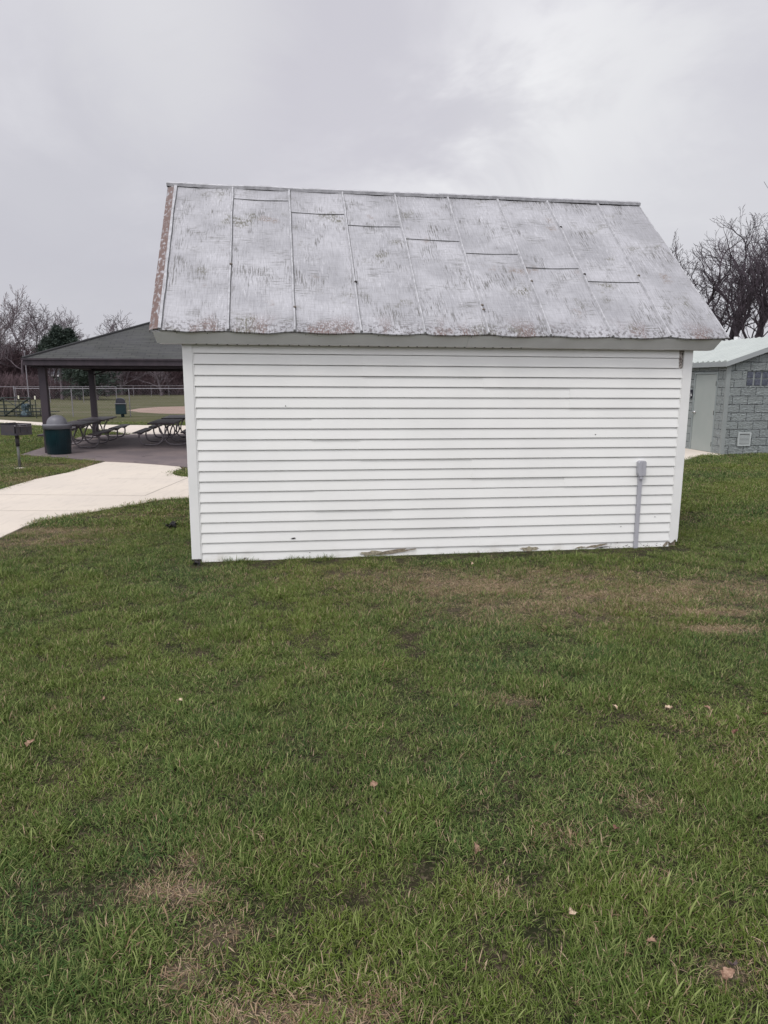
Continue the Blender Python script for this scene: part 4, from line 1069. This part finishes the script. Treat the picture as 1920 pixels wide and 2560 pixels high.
coarse=make_protocol('coarse_tufts',[tuftmesh(80+i,80,.17,.02,.048,.0055,.8) for i in range(6)])
r=random.Random(2024)
def sow(bands,coll,name,label):
    pts=[];rots=[];scls=[];dr=[];hu=[]
    for (y0,y1,dens,ks) in bands:
        # sample a wedge a little wider than the view
        yb=y1;half=lambda y:.60*y+.55
        A_=(half(y0)+half(y1))*(y1-y0);n=int(A_*dens)
        for _ in range(n):
            y=r.uniform(y0,y1);hx=half(y);
            if r.random()>hx/half(y1): continue
            x=r.uniform(-hx,hx)
            if blocked(x,y): continue
            d=dryness(x,y)
            if r.random()<d*.75+ (0.0): 
                if r.random()<.8: continue
            cl=noise.noise((x*3.1,y*3.1,5))+.6*noise.noise((x*8,y*8,9))
            if r.random()<-cl*.75-.16: continue
            wd=(inv@Vector((x,y,0)));nw=.55 if (-.05<wd.x<L+.1 and -.30<wd.y<0) else 1.
            k=ks*r.uniform(.62,1.25)*(1+.55*cl)*(1-.45*d)*nw
            hh=k*(.92+.35*noise.noise((x*1.3,y*1.3,2)))
            pts.append((x,y,-.002));rots.append((r.gauss(0,.10),r.gauss(0,.10),r.uniform(0,6.28)));scls.append((k,k,hh))
            dr.append(min(1,d*1.05+.03));hu.append(max(0,min(1,.48+.95*noise.noise((x*.8,y*.8,20))+.45*noise.noise((x*4,y*4,30)))))
    o=scatter(name,pts,rots,scls,coll,label,'grass',{'dry':dr,'hue':hu});print(name,len(pts));return o
sow([(.9,2.6,1300,.88),(2.6,4.2,1150,.84),(4.2,6.0,980,.82),(6.0,8.4,760,.84)],fine,'grass','green lawn grass with dry brown patches in front of the shed')
sow([(8.4,13,210,.95),(13,20,110,1.05),(20,31,45,1.35)],coarse,'distant_grass','mown grass around the paths, pavilion and restroom building')
# dead thatch lying flat in the bare patches
lit=make_protocol('thatch',[tuftmesh(200+i,46,.085,.02,.055,.0028,3.) for i in range(5)])
pts=[];rots=[];scls=[];dr=[];hu=[]
for (a,b_,rx,ry,s2) in BARE:
    if b_>9: continue
    for _ in range(int(rx*ry*3.1*4.2*(420 if b_<5 else 300)*s2)):
        x,y=a+r.gauss(0,rx*.8),b_+r.gauss(0,ry*.8)
        if blocked(x,y) or r.random()>dryness(x,y)*1.5: continue
        pts.append((x,y,-.004));k=r.uniform(.6,1.05);rots.append((r.gauss(0,.1),r.gauss(0,.1),r.uniform(0,6.28)));scls.append((k,k,k*.5));dr.append(.8);hu.append(.3)
scatter('thatch',pts,rots,scls,lit,'dead straw coloured thatch in the bare patches of the lawn','dead grass',{'dry':dr,'hue':hu});print('thatch',len(pts))
# long blades against the shed foot and along the path edge
pts=[];rots=[];scls=[];dr=[];hu=[]
for i in range(360):
    s2=r.uniform(-.1,L+.05);p=shed.matrix_world@Vector((s2,-.035-abs(r.gauss(0,.03)),0))
    if noise.noise((s2*2.2,0,8))<-.12 or (s2>1.35 and r.random()<.8): continue
    pts.append((p.x,p.y,p.z-.01));k=r.uniform(.6,1.15)*(1.3 if s2<1.4 else .6);rots.append((0,0,r.uniform(0,6.28)));scls.append((k*.8,k*.8,k*1.15));dr.append(.25 if s2>1.5 else .05);hu.append(.6)
for a,b_ in zip(lower,lower[1:]):
    for i in range(int((b_-a).length*26)):
        p=a.lerp(b_,r.random());n=Vector((-(b_-a).y,(b_-a).x,0)).normalized()
        p=p-Vector((0,1,0))*abs(r.gauss(0,.03))-Vector((0,.02,0))
        if blocked(p.x,p.y): continue
        pts.append((p.x,p.y,-.002));k=r.uniform(.7,1.35);rots.append((0,0,r.uniform(0,6.28)));scls.append((k,k,k*1.2));dr.append(.3);hu.append(.3)
scatter('edge_grass',pts,rots,scls,fine,'taller grass fringing the shed foot and path edge','grass',{'dry':dr,'hue':hu})
# ------------------------------------------------------------------ dead leaves
def leafmesh(seed,s,mat):
    r=random.Random(seed);mb=MB();n=7;m_=8;cu=r.uniform(1.0,2.4);tw=r.uniform(-.8,.8);rows=[]
    for i in range(m_+1):
        v=i/m_;w=s*.36*math.sin(math.pi*min(1,v*.93+.05))*(1+.30*math.sin(v*19+seed));row=[]
        for j in range(n+1):
            u=(j/n-.5)*2;x=u*w;z=(u*u)*w*.8*cu*.5+s*.10*math.sin(v*3*cu)+s*.035*math.sin(u*9+v*7+seed);y=(v-.5)*s
            row.append((x*math.cos(tw*v)-z*math.sin(tw*v),y,x*math.sin(tw*v)+z*math.cos(tw*v)))
        rows.append(row)
    for i in range(m_):
        for j in range(n): mb.face([rows[i][j],rows[i][j+1],rows[i+1][j+1],rows[i+1][j]])
    mb.tube([rows[0][n//2],(rows[0][n//2][0]+s*.05,rows[0][n//2][1]-s*.30,rows[0][n//2][2]+s*.05)],s*.012,4)
    return mb
LV=[(966,2033,.058,'grey','curled grey brown dead leaf near the middle of the lawn'),
(935,1961,.055,'tan','thin curled tan leaf standing in grass above the grey leaf'),
(1188,2120,.062,'tan','folded tan oak leaf right of the lawn middle'),
(1540,2071,.050,'red','small reddish leaf beside a dark gap in the grass at right'),
(1428,2280,.060,'pale','pale upright dead leaf in the lower right grass'),
(1822,2435,.065,'tan','large crumpled brown leaf in the lower right corner'),
(1832,2412,.060,'grey','tan leaf piled on the large crumpled leaf in lower right corner'),
(1672,1771,.065,'pale','whitish crumpled leaf in the right lawn'),
(1768,1770,.055,'tan','pinkish tan leaf right of the whitish crumpled leaf'),
(1537,1767,.050,'pale','faint pale leaf left of the whitish crumpled leaf'),
(1141,1765,.055,'grey','brownish curled leaf in the mid lawn below the bare ground'),
(76,1858,.070,'tan','tan leaf near the left edge of the lawn'),
(259,1748,.055,'tan','small tan leaf left of the lawn centre, nearer the shed'),
(450,1752,.060,'pale','pale curled leaf in the grass below the shed left corner'),
(1629,2353,.045,'tan','small orange tan leaf lying low between pale leaf and corner leaves'),
(1840,1829,.055,'red','reddish leaf near the right edge of the lawn'),
(1912,1785,.06,'red','dark red leaf cut by the right edge'),
(1180,1408,.05,'pale','pale scrap of leaf on the worn ground before the wall')]
for i,(px,py,s,mt,lb) in enumerate(LV):
    o=leafmesh(i*3+1,s*.68,mt).build('dead_leaf','leaf_'+mt,smooth=True);rr_=random.Random(i)
    p=gnd(px,py,.026);o.location=p;o.rotation_euler=(rr_.uniform(.3,1.1),rr_.uniform(-.4,.4),rr_.uniform(0,6.28));tag(o,lb,'leaf','dead leaves scattered on the lawn')
# ------------------------------------------------------------------ sky and sun
SUN_EL,SUN_AZ=R(58),R(205)   # behind the camera, a little to its left
sd_=Vector((math.sin(SUN_AZ)*math.cos(SUN_EL),math.cos(SUN_AZ)*math.cos(SUN_EL),math.sin(SUN_EL)))
wd_=bpy.data.worlds.new('World');S.world=wd_;wd_.use_nodes=True;nt=wd_.node_tree;g=G(nt);bg=nt.nodes['Background']
tcd=nt.nodes.new('ShaderNodeTexCoord');dirv=tcd.outputs['Generated']
xyz=g.sep(dirv)
zc=g.m('ADD',g.m('MAXIMUM',xyz[2],0.),.32)
cb=nt.nodes.new('ShaderNodeCombineXYZ');nt.links.new(g.m('DIVIDE',xyz[0],zc),cb.inputs[0]);nt.links.new(g.m('DIVIDE',xyz[1],zc),cb.inputs[1])
def sk(scale,loc,detail,rough,dist=0.):
    mp=nt.nodes.new('ShaderNodeMapping');nt.links.new(cb.outputs[0],mp.inputs[0]);mp.inputs['Location'].default_value=loc
    return g.noise(mp.outputs[0],scale,detail,rough,dist)
f=g.ss(sk(1.15,(.35,.1,0),5,.5,.5),.36,.66)
f2=g.ss(sk(2.6,(3,1,0),6,.55,.3),.4,.65)
cl=g.mix(f,(.655,.645,.71),(.78,.775,.815))
cl=g.mix(g.m('MULTIPLY',f2,.28),cl,(.86,.86,.885))
# a thinner, brighter break in the cloud and a heavier bank above it
def bank(px,py,size,amount,colr):
    global cl
    v=(cF+cR*((px-960)/FPX)+cU*((1280-py)/FPX)).normalized()
    d_=nt.nodes.new('ShaderNodeVectorMath');d_.operation='DISTANCE';nt.links.new(dirv,d_.inputs[0]);d_.inputs[1].default_value=v
    e=g.m('ADD',d_.outputs['Value'],g.m('MULTIPLY',g.m('SUBTRACT',sk(2.2,(5,2,0),5,.6,.4),.5),.55))
    cl=g.mix(g.ss(e,size,size*.15,0,amount),cl,colr)
bank(1150,350,.36,1.,(1.02,1.02,1.03));bank(1380,260,.2,.6,(.93,.93,.945));bank(850,190,.30,.85,(.615,.60,.665));bank(120,560,.36,.75,(.60,.595,.65));bank(420,60,.16,.5,(.80,.80,.82))
bank(1050,60,.2,.5,(.64,.63,.69));bank(1700,430,.3,.5,(.74,.74,.77))
# horizon: greyer lavender low down
cl=g.mix(g.ss(xyz[2],.34,.02,0,.55),cl,(.565,.56,.61))
# thin bright cloud round the hidden sun
dt=nt.nodes.new('ShaderNodeVectorMath');dt.operation='DOT_PRODUCT';nt.links.new(dirv,dt.inputs[0]);dt.inputs[1].default_value=sd_
br=g.ss(dt.outputs['Value'],.1,.98,1.,2.3)
mu=nt.nodes.new('ShaderNodeVectorMath');mu.operation='SCALE';nt.links.new(cl,mu.inputs[0]);nt.links.new(br,mu.inputs['Scale'])
sky=nt.nodes.new('ShaderNodeTexSky');sky.sky_type='NISHITA';sky.sun_disc=False;sky.sun_elevation=SUN_EL;sky.sun_rotation=SUN_AZ
ms=nt.nodes.new('ShaderNodeVectorMath');ms.operation='SCALE';nt.links.new(sky.outputs[0],ms.inputs[0]);ms.inputs['Scale'].default_value=.06
fin=g.mix(.93,ms.outputs[0],mu.outputs[0])
nt.links.new(fin,bg.inputs[0]);bg.inputs[1].default_value=1.0
sl=bpy.data.lights.new('sun','SUN');sl.energy=1.45;sl.angle=R(16);sl.color=(1,.97,.93)
so=bpy.data.objects.new('sun',sl);COL.objects.link(so);so.rotation_euler=(-sd_).to_track_quat('-Z','Y').to_euler()
